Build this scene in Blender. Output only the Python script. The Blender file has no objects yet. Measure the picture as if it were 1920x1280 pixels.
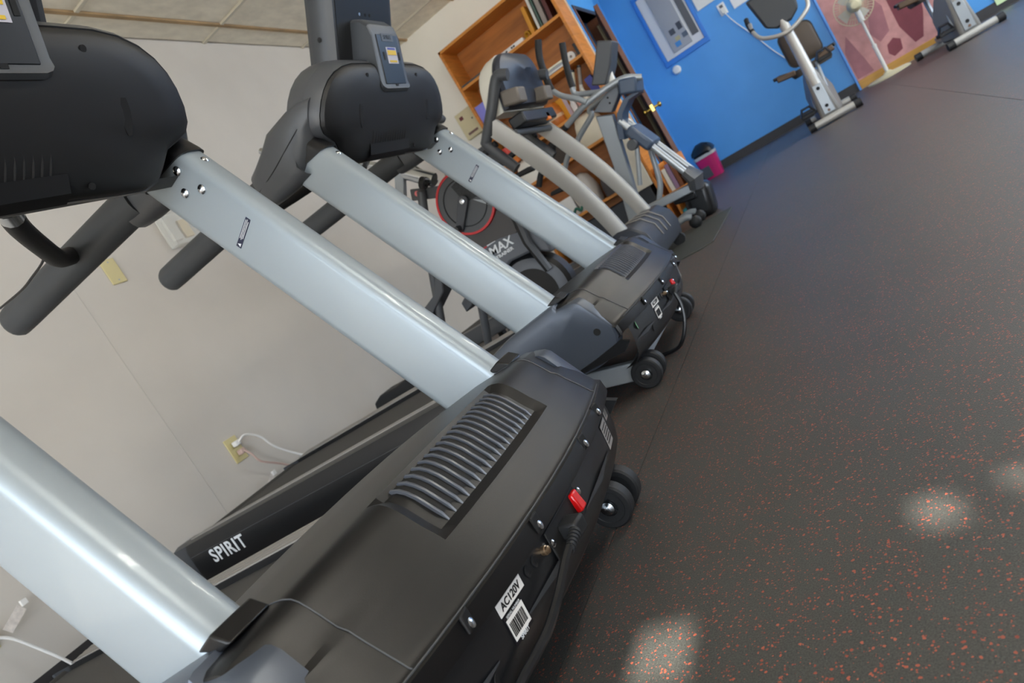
import bpy, bmesh, math, random
from mathutils import Vector, Matrix
random.seed(7)
S = bpy.context.scene
COL = S.collection
PI = math.pi

# ------------------------------------------------------------------ camera
FPX, YAW, PITCH, ROLL, CAMH = 1308.0, math.radians(28.8), math.radians(6.5), math.radians(31.3), 0.53
fwd = Vector((-math.sin(YAW)*math.cos(PITCH), math.cos(YAW)*math.cos(PITCH), -math.sin(PITCH)))
right0 = Vector((math.cos(YAW), math.sin(YAW), 0))
up0 = right0.cross(fwd)
rgt = right0*math.cos(ROLL) - up0*math.sin(ROLL)
upv = up0*math.cos(ROLL) + right0*math.sin(ROLL)
cd = bpy.data.cameras.new('camera'); cam = bpy.data.objects.new('camera', cd); COL.objects.link(cam)
cam.matrix_world = Matrix(((rgt.x, upv.x, -fwd.x, 0.0), (rgt.y, upv.y, -fwd.y, 0.0), (rgt.z, upv.z, -fwd.z, CAMH), (0, 0, 0, 1)))
cd.sensor_width = 36.0; cd.lens = FPX/1920*36.0; cd.clip_start = 0.02; cd.clip_end = 200
cd.dof.use_dof = True; cd.dof.focus_distance = 1.15; cd.dof.aperture_fstop = 7.0
S.camera = cam

# ------------------------------------------------------------------ light
W = bpy.data.worlds.new('sky'); S.world = W; W.use_nodes = True
bg = W.node_tree.nodes['Background']
bg.inputs["Color"].default_value = (0.80, 0.89, 1.0, 1); bg.inputs["Strength"].default_value = 8.0
S.view_settings.view_transform = 'Standard'; S.view_settings.look = 'None'
S.view_settings.gamma = 1.0; S.view_settings.use_curve_mapping = False
S.view_settings.exposure = 0.02
sd = bpy.data.lights.new('sun', 'SUN'); sd.energy = 22.0; sd.angle = math.radians(0.4); sd.color = (1.0, .93, .82)
sun = bpy.data.objects.new('sun', sd); COL.objects.link(sun)
SUN_DIR = Vector((-0.30, 0.86, -0.515)).normalized()
sun.rotation_euler = SUN_DIR.to_track_quat('-Z', 'Y').to_euler()

# ------------------------------------------------------------------ helpers
def lin(c):
    return tuple((x/255/12.92 if x/255 <= .04045 else ((x/255+.055)/1.055)**2.4) for x in c)
MATS = {}
def mat(name, rgb, rough=.5, metal=0.0, var=0.0, vscale=8.0, bump=0.0, bscale=200.0, emit=0.0, spec=.5, aniso=None, coat=0.0, alpha=1.0):
    if name in MATS: return MATS[name]
    m = bpy.data.materials.new(name); m.use_nodes = True; MATS[name] = m
    nt = m.node_tree; b = nt.nodes['Principled BSDF']; c = lin(rgb)
    b.inputs['Base Color'].default_value = (*c, 1); b.inputs['Roughness'].default_value = rough
    b.inputs['Metallic'].default_value = metal; b.inputs['Specular IOR Level'].default_value = spec
    b.inputs['Coat Weight'].default_value = coat
    tc = nt.nodes.new('ShaderNodeTexCoord')
    mp = nt.nodes.new('ShaderNodeMapping'); nt.links.new(tc.outputs['Object'], mp.inputs[0])
    if aniso: mp.inputs['Scale'].default_value = aniso
    if var:
        n = nt.nodes.new('ShaderNodeTexNoise'); n.inputs['Scale'].default_value = vscale; n.inputs['Detail'].default_value = 4
        nt.links.new(mp.outputs[0], n.inputs['Vector'])
        r = nt.nodes.new('ShaderNodeMapRange'); r.inputs['From Min'].default_value = .3; r.inputs['From Max'].default_value = .7
        r.inputs['To Min'].default_value = 1-var; r.inputs['To Max'].default_value = 1+var
        nt.links.new(n.outputs['Fac'], r.inputs['Value'])
        mx = nt.nodes.new('ShaderNodeVectorMath'); mx.operation = 'SCALE'; mx.inputs[0].default_value = c
        nt.links.new(r.outputs[0], mx.inputs['Scale']); nt.links.new(mx.outputs[0], b.inputs['Base Color'])
    if bump:
        n = nt.nodes.new('ShaderNodeTexNoise'); n.inputs['Scale'].default_value = bscale; n.inputs['Detail'].default_value = 2
        nt.links.new(mp.outputs[0], n.inputs['Vector'])
        bp = nt.nodes.new('ShaderNodeBump'); bp.inputs['Strength'].default_value = bump; bp.inputs['Distance'].default_value = .002
        nt.links.new(n.outputs['Fac'], bp.inputs['Height']); nt.links.new(bp.outputs[0], b.inputs['Normal'])
    if emit:
        b.inputs['Emission Color'].default_value = (*c, 1); b.inputs['Emission Strength'].default_value = emit
    if alpha < 1: b.inputs['Alpha'].default_value = alpha
    return m

class MB:
    xf = None      # optional affine map applied to the vertices of a group of furniture
    def __init__(s): s.v = []; s.f = []
    def add(s, v, f):
        o = len(s.v); s.v += [tuple(p) for p in v]; s.f += [tuple(i+o for i in q) for q in f]; return s
    def box(s, x0, x1, y0, y1, z0, z1):
        return s.add([(x0,y0,z0),(x1,y0,z0),(x1,y1,z0),(x0,y1,z0),(x0,y0,z1),(x1,y0,z1),(x1,y1,z1),(x0,y1,z1)],
            [(0,3,2,1),(4,5,6,7),(0,1,5,4),(1,2,6,5),(2,3,7,6),(3,0,4,7)])
    def obox(s, c, size, ax=(1,0,0), up=(0,0,1)):
        a = Vector(ax).normalized(); u = Vector(up); u = (u - a*u.dot(a)).normalized(); n = u.cross(a); c = Vector(c)
        hx, hy, hz = size[0]/2, size[1]/2, size[2]/2
        v = [c + a*(hx*i) + n*(hy*j) + u*(hz*k) for k in (-1,1) for j in (-1,1) for i in (-1,1)]
        return s.add(v, [(0,2,3,1),(4,5,7,6),(0,1,5,4),(1,3,7,5),(3,2,6,7),(2,0,4,6)])
    def loft(s, rings, cap=True, closed=True):
        n = len(rings[0]); v = [p for r in rings for p in r]; f = []
        for i in range(len(rings)-1):
            for j in range(n if closed else n-1):
                k = (j+1) % n; f.append((i*n+j, i*n+k, (i+1)*n+k, (i+1)*n+j))
        if cap and closed:
            f.append(tuple(range(n-1, -1, -1))); f.append(tuple((len(rings)-1)*n+j for j in range(n)))
        return s.add(v, f)
    def tube(s, pts, r, n=10, cap=True, sx=1.0, up=None):
        pts = [Vector(p) for p in pts]; rs = r if isinstance(r, (list, tuple)) else [r]*len(pts)
        rings = []; prev = None
        for i, p in enumerate(pts):
            t = (pts[min(i+1, len(pts)-1)] - pts[max(i-1, 0)]).normalized()
            if prev is None:
                a = Vector(up) if up else (Vector((0,0,1)) if abs(t.z) < .9 else Vector((1,0,0)))
            else: a = prev
            a = (a - t*a.dot(t)).normalized(); prev = a; b = t.cross(a)
            rings.append([p + a*(rs[i]*math.cos(2*PI*k/n)) + b*(rs[i]*sx*math.sin(2*PI*k/n)) for k in range(n)])
        return s.loft(rings, cap)
    def cyl(s, p0, p1, r, n=16, r2=None):
        return s.tube([p0, p1], [r, r2 if r2 is not None else r], n)
    def lathe(s, prof, o=(0,0,0), ax=(0,0,1), n=24):
        o = Vector(o); t = Vector(ax).normalized(); a = Vector((0,0,1)) if abs(t.z) < .9 else Vector((1,0,0))
        a = (a - t*a.dot(t)).normalized(); b = t.cross(a)
        rings = [[o + t*h + a*(max(r, 1e-5)*math.cos(2*PI*k/n)) + b*(max(r, 1e-5)*math.sin(2*PI*k/n)) for k in range(n)] for r, h in prof]
        if prof[0][0] > 1e-4 and prof[-1][0] > 1e-4: rings.append(rings[0]); return s.loft(rings, False)
        return s.loft(rings, True)
    def prism(s, poly, fn, d0, d1):
        n = len(poly); v = [fn(a, b, d0) for a, b in poly] + [fn(a, b, d1) for a, b in poly]
        f = [tuple(range(n-1, -1, -1)), tuple(range(n, 2*n))] + [(i, (i+1) % n, n+(i+1) % n, n+i) for i in range(n)]
        return s.add(v, f)
    def ball(s, c, r, n=12, sq=(1,1,1)):
        m = n//2; rings = []
        for i in range(1, m):
            th = PI*i/m
            rings.append([(c[0]+r*sq[0]*math.sin(th)*math.cos(2*PI*k/n), c[1]+r*sq[1]*math.sin(th)*math.sin(2*PI*k/n), c[2]+r*sq[2]*math.cos(th)) for k in range(n)])
        return s.loft(rings, True)
    def ob(s, name, m, parent=None, bevel=0.0, seg=2, smooth=40, loc=None):
        me = bpy.data.meshes.new(name); me.from_pydata([MB.xf(p) for p in s.v] if MB.xf else s.v, [], s.f)
        bm = bmesh.new(); bm.from_mesh(me); bmesh.ops.recalc_face_normals(bm, faces=bm.faces); bm.to_mesh(me); bm.free()
        me.materials.append(m)
        if smooth:
            me.shade_smooth(); me.set_sharp_from_angle(angle=math.radians(smooth))
        o = bpy.data.objects.new(name, me); COL.objects.link(o)
        if parent is not None: o.parent = parent
        if loc: o.location = loc
        if bevel:
            md = o.modifiers.new('bevel', 'BEVEL'); md.width = bevel; md.segments = seg; md.limit_method = 'ANGLE'; md.angle_limit = math.radians(35)
            md.harden_normals = False
        return o
def tag(o, label, cat, group=None, kind=None):
    o['label'] = label; o['category'] = cat
    if group: o['group'] = group
    if kind: o['kind'] = kind
    return o
def struct(o, label=None):
    o['kind'] = 'structure'
    if label: o['label'] = label
    return o
def thing(name, label, cat, loc=(0,0,0), rz=0.0, group=None):
    o = bpy.data.objects.new(name, None); COL.objects.link(o); o.location = loc; o.rotation_euler = (0,0,rz); o.empty_display_size = .1
    return tag(o, label, cat, group)
def dup(root, loc, rz=None, label=None):
    r = root.copy(); COL.objects.link(r); r.location = loc
    if rz is not None: r.rotation_euler = (0,0,rz)
    if label: r['label'] = label
    for ch in list(root.children):
        c = ch.copy(); COL.objects.link(c); c.parent = r
        for g in ch.children:
            d = g.copy(); COL.objects.link(d); d.parent = c
    return r
def text(name, body, size, m, origin, xdir, ydir, parent=None, extrude=.0006, shear=0.0, bold=0.0, align='LEFT', sx=1.0, space=1.0):
    cu = bpy.data.curves.new(name, 'FONT'); cu.body = body; cu.size = size; cu.extrude = extrude; cu.shear = shear; cu.offset = bold
    cu.align_x = align; cu.space_character = space; cu.align_y = 'CENTER'
    t = bpy.data.objects.new(name+'_c', cu); COL.objects.link(t)
    dg = bpy.context.evaluated_depsgraph_get(); me = bpy.data.meshes.new_from_object(t.evaluated_get(dg))
    bpy.data.objects.remove(t); me.name = name
    x = Vector(xdir).normalized(); y = Vector(ydir); y = (y - x*y.dot(x)).normalized(); z = x.cross(y); o = Vector(origin)
    for v in me.vertices: v.co = o + x*(v.co.x*sx) + y*v.co.y + z*v.co.z
    me.materials.clear(); me.materials.append(m)
    ob = bpy.data.objects.new(name, me); COL.objects.link(ob)
    if parent is not None: ob.parent = parent
    return ob
def spline(pts, n=6):
    P = [Vector(p) for p in pts]; P = [P[0]*2-P[1]] + P + [P[-1]*2-P[-2]]; out = []
    for i in range(1, len(P)-2):
        for k in range(n):
            t = k/n; a, b, c, d = P[i-1], P[i], P[i+1], P[i+2]
            out.append(.5*((2*b) + (c-a)*t + (2*a-5*b+4*c-d)*t*t + (3*b-a-3*c+d)*t**3))
    out.append(P[-2]); return out
def rrect(w, h, r, n=5, cx=0, cy=0):
    out = []
    for sx, sy, a0 in ((1,1,0),(-1,1,PI/2),(-1,-1,PI),(1,-1,1.5*PI)):
        for k in range(n+1):
            a = a0 + PI/2*k/n; out.append((cx+sx*(w/2-r)+r*math.cos(a), cy+sy*(h/2-r)+r*math.sin(a)))
    return out
def xz(a, b, d): return (a, d, b)
def yz(a, b, d): return (d, a, b)
def xy(a, b, d): return (a, b, d)

# ------------------------------------------------------------------ materials
M_wall = mat('grey_wall_paint', (205,199,190), .7, var=.035, vscale=2.5, bump=.25, bscale=25)
M_white = mat('white_wall_paint', (244,241,231), .7, var=.02, vscale=3, bump=.1, bscale=60)
M_blue = mat('blue_wall_paint', (74,152,219), .45, var=.05, vscale=2.0, bump=.15, bscale=40)
M_tile = mat('ceiling_tile', (232,225,208), .9, var=.10, vscale=18, bump=1.0, bscale=22, aniso=(1,.45,1))
M_tee = mat('ceiling_grid', (205,198,180), .5)
M_base = mat('cove_base', (52,50,50), .55, var=.1, vscale=10)
M_silver = mat('silver_paint', (156,166,172), .36, .30, bump=.05, bscale=900, spec=.5, coat=.15)
M_steel = mat('zinc_steel', (205,210,215), .18, 1.0)
M_blk = mat('black_plastic', (18,18,19), .36, bump=.10, bscale=1100, spec=.42, var=.06, vscale=6)
M_blk2 = mat('black_plastic_smooth', (26,27,29), .33, spec=.5)
M_slat = mat('louvre_plastic', (76,79,86), .3, spec=.6)
M_cap = mat('charcoal_side_plastic', (76,83,94), .35, .3, bump=.08, bscale=1400, spec=.6)
M_tv = mat('grey_black_plastic', (58,61,65), .42, bump=.08, bscale=1200)
M_panel = mat('matt_black_panel', (19,19,20), .52, bump=.06, bscale=1200)
M_grip = mat('dark_grey_foam', (62,65,68), .55, bump=.1, bscale=900)
M_rub = mat('black_rubber', (28,29,31), .6, bump=.1, bscale=500)
M_belt = mat('running_belt', (58,57,55), .7, bump=.6, bscale=700, aniso=(.15,1,1))
M_rib = mat('grey_ribbed_plastic', (140,136,130), .5)
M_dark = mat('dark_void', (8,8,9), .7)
M_ltr = mat('white_print', (225,228,230), .5)
M_blkprint = mat('black_print', (18,18,20), .5)
M_red = mat('red_switch', (215,18,20), .2, spec=.6)
M_navy = mat('navy_label', (26,32,58), .4)
M_wood = mat('oak_veneer', (200,126,50), .45, var=.18, vscale=5, aniso=(1.2,1,9))
M_woodh = mat('oak_veneer_shelf', (208,136,56), .45, var=.15, vscale=5, aniso=(1.2,9,9))
M_door = mat('brown_door', (104,58,32), .4, var=.2, vscale=6, aniso=(8,8,.6))
M_brass = mat('brass', (208,182,96), .25, 1.0)
M_cream = mat('cream_plastic', (216,206,168), .4)
M_beige = mat('ivory_plate', (205,192,138), .35)
M_offw = mat('off_white_plastic', (222,219,210), .4)
M_paper = mat('white_paper', (232,230,226), .8)
M_pink = mat('magenta_plastic', (190,22,98), .4)
M_bag = mat('black_bin_bag', (20,22,26), .35, bump=1.0, bscale=30)
M_gsil = mat('grey_silver_paint', (160,166,170), .38, .35)
M_taupe = mat('taupe_silver_paint', (182,180,174), .42, .3)
M_slate = mat('slate_blue_plastic', (70,84,104), .4)
M_dgrey = mat('charcoal_plastic', (74,76,79), .42)
M_redring = mat('red_ring', (196,40,44), .4)
M_orange = mat('orange_plastic', (224,120,34), .45)
M_clear = mat('clear_acrylic', (225,225,220), .08, spec=.5, alpha=.28)
M_brown = mat('brown_upholstery', (74,62,50), .55)

# ------------------------------------------------------------------ setting
XL, YB, XR, YF, HC = -3.0, 6.43, -1.32, 9.5, 2.74
def floor_material():
    m = bpy.data.materials.new('speckled_rubber'); m.use_nodes = True; nt = m.node_tree; L = nt.links.new
    b = nt.nodes['Principled BSDF']; b.inputs['Roughness'].default_value = .42; b.inputs['Specular IOR Level'].default_value = .5
    tc = nt.nodes.new('ShaderNodeTexCoord')
    def vor(scale, thr, rthr):
        dn = nt.nodes.new('ShaderNodeTexNoise'); dn.inputs['Scale'].default_value = scale*1.3; L(tc.outputs['Object'], dn.inputs['Vector'])
        ad = nt.nodes.new('ShaderNodeVectorMath'); ad.operation = 'MULTIPLY_ADD'; ad.inputs[1].default_value = (.7/scale,)*3
        L(dn.outputs['Color'], ad.inputs[0]); L(tc.outputs['Object'], ad.inputs[2])
        v = nt.nodes.new('ShaderNodeTexVoronoi'); v.inputs['Scale'].default_value = scale; L(ad.outputs[0], v.inputs['Vector'])
        a = nt.nodes.new('ShaderNodeMath'); a.operation = 'LESS_THAN'; a.inputs[1].default_value = thr; L(v.outputs['Distance'], a.inputs[0])
        sp = nt.nodes.new('ShaderNodeSeparateColor'); L(v.outputs['Color'], sp.inputs[0])
        r = nt.nodes.new('ShaderNodeMath'); r.operation = 'LESS_THAN'; r.inputs[1].default_value = rthr; L(sp.outputs[0], r.inputs[0])
        x = nt.nodes.new('ShaderNodeMath'); x.operation = 'MULTIPLY'; L(a.outputs[0], x.inputs[0]); L(r.outputs[0], x.inputs[1])
        return x, sp
    n = nt.nodes.new('ShaderNodeTexNoise'); n.inputs['Scale'].default_value = 500; n.inputs['Detail'].default_value = 3; L(tc.outputs['Object'], n.inputs['Vector'])
    cr = nt.nodes.new('ShaderNodeValToRGB'); cr.color_ramp.elements[0].position = .3; cr.color_ramp.elements[1].position = .75
    cr.color_ramp.elements[0].color = (*lin((51,52,51)), 1); cr.color_ramp.elements[1].color = (*lin((88,89,85)), 1)
    L(n.outputs['Fac'], cr.inputs[0])
    n2 = nt.nodes.new('ShaderNodeTexNoise'); n2.inputs['Scale'].default_value = 3; n2.inputs['Detail'].default_value = 5; L(tc.outputs['Object'], n2.inputs['Vector'])
    mr = nt.nodes.new('ShaderNodeMapRange'); mr.inputs['To Min'].default_value = .85; mr.inputs['To Max'].default_value = 1.2; L(n2.outputs['Fac'], mr.inputs['Value'])
    sc = nt.nodes.new('ShaderNodeVectorMath'); sc.operation = 'SCALE'; L(cr.outputs[0], sc.inputs[0]); L(mr.outputs[0], sc.inputs['Scale'])
    x1, c1 = vor(185, .37, .14); x2, c2 = vor(350, .42, .12)
    mx = nt.nodes.new('ShaderNodeMath'); mx.operation = 'MAXIMUM'; L(x1.outputs[0], mx.inputs[0]); L(x2.outputs[0], mx.inputs[1])
    rr = nt.nodes.new('ShaderNodeValToRGB'); rr.color_ramp.elements[0].color = (*lin((142,68,54)), 1); rr.color_ramp.elements[1].color = (*lin((184,96,74)), 1)
    L(c1.outputs[1], rr.inputs[0])
    mix = nt.nodes.new('ShaderNodeMix'); mix.data_type = 'RGBA'; L(mx.outputs[0], mix.inputs[0]); L(sc.outputs[0], mix.inputs[6]); L(rr.outputs[0], mix.inputs[7])
    L(mix.outputs[2], b.inputs['Base Color'])
    bp = nt.nodes.new('ShaderNodeBump'); bp.inputs['Strength'].default_value = .35; bp.inputs['Distance'].default_value = .002
    L(n.outputs['Fac'], bp.inputs['Height']); L(bp.outputs[0], b.inputs['Normal'])
    return m
M_floor = floor_material()
fl = struct(MB().box(XL-.1, 4.2, -3.2, YF+.2, -.06, -.008).ob('floor', M_dark, smooth=0))
seam = -0.598
xs = [XL, seam-1.22, seam, seam+1.22, seam+2.44, 4.1]
for i in range(5):
    MB().box(xs[i]+.001, xs[i+1]-.001, -3.1, YF, -.008, 0).ob('rubber_strip', M_floor, fl, smooth=0)
struct(MB().box(XL-.12, XL, -3.2, YB+.1, 0, HC+.1).ob('wall_left', M_wall, smooth=0))
# faint board joint on the grey wall
struct(MB().box(XL-.0, XL+.0012, 2.143, 2.146, 0, 1.45).ob('trim_1', mat('wall_joint', (186,181,173), .7), smooth=0))
struct(MB().box(XL, XR-.004, YB, YB+.07, 0, HC+.1).ob('wall_back', M_white, smooth=0))
# blue return wall with the doorway, blue far wall
wr = MB(); wr.box(XR-.004, XR, YB, 6.52, 0, HC+.1); wr.box(XR-.12, XR, 7.33, 7.45, 0, HC+.1); wr.box(XR-.42, XR-.30, 7.33, YF, 0, HC+.1); wr.box(XR-.42, XR-.12, 7.33, 7.45, 0, HC+.1); wr.box(XR-.12, XR, 6.50, 7.33, 2.03, HC+.1)
struct(wr.ob('wall_return', M_blue, smooth=0))
wf = MB(); wf.box(XR-1.4, .475, YF, YF+.12, 0, HC+.1); wf.box(.475, 1.70, YF+.05, YF+.12, 0, HC+.1); wf.box(1.70, 4.2, YF, YF+.12, 0, HC+.1)
struct(wf.ob('wall_far', M_blue, smooth=0))
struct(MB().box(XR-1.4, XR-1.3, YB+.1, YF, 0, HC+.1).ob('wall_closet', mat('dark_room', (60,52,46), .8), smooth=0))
struct(MB().box(XR-.3, .46, YF-.008, YF, 0, .105).ob('baseboard_far', M_base, smooth=0))
struct(MB().box(1.70, 4.1, YF-.008, YF, 0, .105).ob('baseboard_right', M_base, smooth=0))
struct(MB().box(XL, XL+.008, -3.1, YB, 0, .1).ob('baseboard_left', M_base, smooth=0))
struct(MB().box(.45, .475, YF-.03, YF+.05, 0, HC).ob('trim_2', mat('blue_trim', (80,150,225), .4), smooth=0, bevel=.004))
# ceiling: board, tees, tiles
ce = struct(MB().box(XL-.12, 4.2, -3.2, YF+.2, HC+.03, HC+.1).ob('ceiling', M_white, smooth=0))
yt = [2.916-1.047*k for k in range(5, 0, -1)] + [2.916+1.047*k for k in range(0, 7)]
xt = [XL, -2.81] + [-2.81+.61*k for k in range(1, 12)]
rt = random.Random(3)
for i in range(len(xt)-1):
    for j in range(len(yt)-1):
        if yt[j] > YB and xt[i+1] < -1.2: continue
        dz = .006 + rt.uniform(0, .006)
        MB().box(xt[i]+.012, xt[i+1]-.012, yt[j]+.012, yt[j+1]-.012, HC+dz, HC+.032).ob('ceiling_tile', M_tile, ce, bevel=.003, seg=1, smooth=0)
M_rust = mat('stained_grid', (164,136,98), .6, var=.25, vscale=5)
for x in xt[1:]: MB().box(x-.0125, x+.0125, -3.1, YF, HC-.002, HC+.02).ob('grid_tee', M_rust, ce, smooth=0)
for y in yt: MB().box(XL, 4.1, y-.0125, y+.0125, HC-.0015, HC+.02).ob('grid_tee', M_tee, ce, smooth=0)
# daylight: shop front behind camera; unseen side windows (+x) added to light far end
WX, WY = 3.6, -2.6
M_frame = mat('window_frame_aluminium', (150,150,150), .4, .6)
wrt = MB(); wrt.box(WX, WX+.12, WY, YF+.1, 0, .7); wrt.box(WX, WX+.12, WY, YF+.1, 2.4, HC+.1); wrt.box(WX, WX+.12, WY, 4.6, .7, 2.4)
struct(wrt.ob('wall_right', mat('taupe_wall_paint', (128,122,116), .7), smooth=0))
w1 = MB()
for y in (4.63, 6.2, 7.8, YF-.1): w1.box(WX, WX+.1, y-.03, y+.03, .7, 2.4)
w1.box(WX, WX+.1, 4.6, YF, .7, .76); w1.box(WX, WX+.1, 4.6, YF, 2.34, 2.4)
struct(w1.ob('added_side_window', M_frame, smooth=0))
wbk = MB(); wbk.box(XL-.12, WX+.12, WY-.12, WY, 0, .12); wbk.box(XL-.12, WX+.12, WY-.12, WY, 2.52, HC+.1); wbk.box(XL-.12, XL+.1, WY-.12, WY, .12, 2.52)
struct(wbk.ob('wall_front', M_white, smooth=0))
w2 = MB()
for x in (-2.87, -1.6, -.3, 1.0, 2.3, 3.57): w2.box(x-.03, x+.03, WY-.1, WY, .12, 2.52)
w2.box(XL+.1, WX, WY-.1, WY, .12, .18); w2.box(XL+.1, WX, WY-.1, WY, 2.46, 2.52)
struct(w2.ob('window_2', M_frame, smooth=0))
gnd = struct(MB().box(-60, 60, -80, WY-.13, -.2, -.1).ob('trim_3', mat('pavement', (178,175,168), .8), smooth=0), 'concrete pavement outside the shop front')
def sunmask():  # unseen sheet added to block the sun, holes placed for the floor patches
    z = 2.56; cells = []
    for px_, py_, w_, l_ in ((-.432,.690,.085,.115), (-.085,.836,.055,.075), (.012,.856,.040,.05)):
        t = z/SUN_DIR.z; cells.append((px_+SUN_DIR.x*t, py_+SUN_DIR.y*t, w_, l_))
    m = MB(); x = XL-.5; y0, y1 = WY-1.75, WY-.12
    for hx, hy, w_, l_ in sorted(cells):
        m.box(x, hx-w_/2, y0, y1, z, z+.01); m.box(hx-w_/2, hx+w_/2, y0, hy-l_/2, z, z+.01); m.box(hx-w_/2, hx+w_/2, hy+l_/2, y1, z, z+.01); x = hx+w_/2
    m.box(x, WX+1.5, y0, y1, z, z+.01)
    struct(m.ob('sun_mask_sheet', mat('sun_mask_canvas', (214,206,190), .8), smooth=0), 'added unseen awning over the shop front')
sunmask()
for nm, loc, d, sx, sy in (('added_window_light_side', (WX-.02, 7.0, 1.55), Vector((-1,0,0)), 4.8, 1.6), ('window_light_front', (.3, WY+.02, 1.32), Vector((0,1,0)), 6.5, 2.35)):
    ld = bpy.data.lights.new(nm, 'AREA'); ld.shape = 'RECTANGLE'; ld.cycles.is_portal = True
    lo = bpy.data.objects.new(nm, ld); COL.objects.link(lo); lo.location = loc
    lo.rotation_euler = d.to_track_quat('-Z', 'Y' if 'side' in nm else 'Z').to_euler()
    ld.size, ld.size_y = sx, sy

# ------------------------------------------------------------------ treadmill (two alike)
def make_treadmill(loc, label, group, z0=.254, tilt=.036):
    T = thing('treadmill', label, 'treadmill', loc, 0, group)
    # ---- motor hood (loft over y), with recessed vent bay
    def bow(y): return -.32*y*y
    prof = [(-.300,.215,.3),(-.292,.300,.3),(-.285,.320,.3),(-.262,.331,.3),(-.14,.349,.5),(-.060,.3555,.7),(-.034,.357,.8),(-.030,.357,.8),(-.022,.3568,.8),(-.010,.354,.8),(.000,.348,.85),(.010,.338,.9),(.018,.327,.9),(.030,.309,.9),(.042,.292,.95),(.0505,.280,.95),(.054,.275,.95),(.082,.242,1),(.087,.235,1),(.091,.2325,1),(.098,.229,1),(.100,.210,1),(.099,.2025,1),(.087,.200,1)]
    ys = [-.438,-.434,-.426,-.36,-.30,-.25,-.20,-.190,-.170,-.160,-.13,-.06,0,.06,.13,.160,.170,.190,.20,.25,.30,.36,.426,.434,.438]
    m = MB(); rows = []
    for y in ys:
        r = []
        for k, (x, z, w) in enumerate(prof):
            zz = z - .018*(y/.4)**2*(1 if z > .3 else .3)
            d = .010 if abs(y) > .437 else (.003 if abs(y) > .43 else 0)
            if abs(y) <= .171 and 7 < k < 15: d = .010
            nx, nz = (.2, 1) if k < 9 else ((.6, .8) if k < 12 else (.82, .57))
            r.append((x+bow(y)*w-d*nx, y, zz-d*nz))
        rows.append(r)
    m.loft(rows, cap=False, closed=False)
    m.ob('motor_hood', M_blk, T, smooth=23)
    # ---- vent slats
    sl = [(-.028,.356),(-.020,.3575),(-.008,.3545),(.002,.347),(.012,.336),(.022,.321),(.032,.306),(.040,.295)]
    base = None
    for i in range(18):
        y = -.150 + i*.0177; w = .0019
        if base is None:
            mm = MB(); rr = []
            for k, (x, z) in enumerate(sl):
                t = Vector((sl[min(k+1, 7)][0]-sl[max(k-1, 0)][0], 0, sl[min(k+1, 7)][1]-sl[max(k-1, 0)][1])).normalized(); n = Vector((-t.z, 0, t.x))
                if n.z < 0 and n.x < 0: n = -n
                p = Vector((x-.004, 0, z-.0068)); h = .0016 if 0 < k < 7 else -.003
                rr.append([p+Vector((0,-w,0))-n*.004, p+Vector((0,w,0))-n*.004, p+Vector((0,w,0))+n*h, p+Vector((0,-w,0))+n*h])
            mm.loft(rr, True)
            base = mm.ob('vent_slat', M_slat, T, bevel=.0007, seg=2); o = base
        else:
            o = base.copy(); COL.objects.link(o)
        o.location = (bow(y)*.85, y, -.018*(y/.4)**2)
    sm = MB()
    for i in range(17):
        y = -.150 + (i+.5)*.0177
        rr = []
        for k, (x, z) in enumerate(sl[1:7]):
            rr.append([(x+bow(y)*.85-.0046, y-.0050, z-.0078-.018*(y/.4)**2), (x+bow(y)*.85-.0046, y+.0050, z-.0078-.018*(y/.4)**2)])
        sm.loft(rr, False, False)
    sm.ob('vent_slot', M_dark, T, smooth=0)
    # ---- front panel under the hood
    fp = [(.087,.2005),(.087,.175),(.084,.145),(.075,.114),(.055,.095),(.02,.090)]
    m = MB(); rows = [[(x+bow(y)*1.0-(0 if abs(y) < .39 else .004), y, z) for x, z in fp] for y in [-.385,-.36,-.30,-.24,-.18,-.12,-.06,0,.06,.12,.18,.24,.30,.36,.385]]
    m.loft(rows, False, False); pan = m.ob('front_panel', M_blk2, T)
    # wedge shaped lip under the sockets
    for y0, y1 in ((-.19, .03), (.05, .24), (-.37, -.25)):
        ms = MB(); a = [(.0865+bow(y0), y0, .128), (.0785+bow(y0), y0, .122)]
        ym = (y0+y1)/2
        ms.loft([[(.0855+bow(y0), y0, .150), (.0845+bow(y0), y0, .148), (.0825+bow(y0), y0, .146)], [(.0895+bow(ym), ym, .155), (.088+bow(ym), ym, .143), (.080+bow(ym), ym, .138)], [(.0855+bow(y1), y1, .150), (.0845+bow(y1), y1, .148), (.0825+bow(y1), y1, .146)]], True)
        ms.ob('panel_lip', M_tv, T)
    # screw notches in the hood edge
    for y in (-.27, -.095, .13, .26):
        mm = MB().obox((.0995+bow(y), y, .219), (.005, .020, .024), (1, -.64*y, 0)); nt_ = mm.ob('screw_notch', M_dark, T, bevel=.003)
        MB().lathe([(0,0),(.006,0),(.006,.003),(.003,.0045),(0,.0045)], (.1005+bow(y), y, .214), (1, -.64*y, .2), 12).ob('screw', M_steel, nt_)
    # sockets, rocker switch, breaker, labels on the panel
    pl = MB().obox((.0865, -.02, .172), (.004, .125, .046), (1,.01,0)).ob('socket_plate', M_dark, T, bevel=.002)
    sw = MB().obox((.0905, .026, .176), (.012, .020, .030), (1,0,.15)).ob('power_switch', M_red, T, bevel=.003)
    sw['label'] = 'red rocker power switch'
    MB().lathe([(.0022,0),(.0034,0),(.0034,.0006),(.0022,.0006)], (.0968, .026, .170), (1,0,.15), 14).ob('switch_mark', M_ltr, sw)
    for y, z in ((.046,.181), (-.079,.177)):
        MB().lathe([(0,0),(.0055,0),(.0055,.003),(.003,.005),(0,.005)], (.088, y, z), (1,0,0), 14).ob('screw', M_steel, pl)
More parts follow.
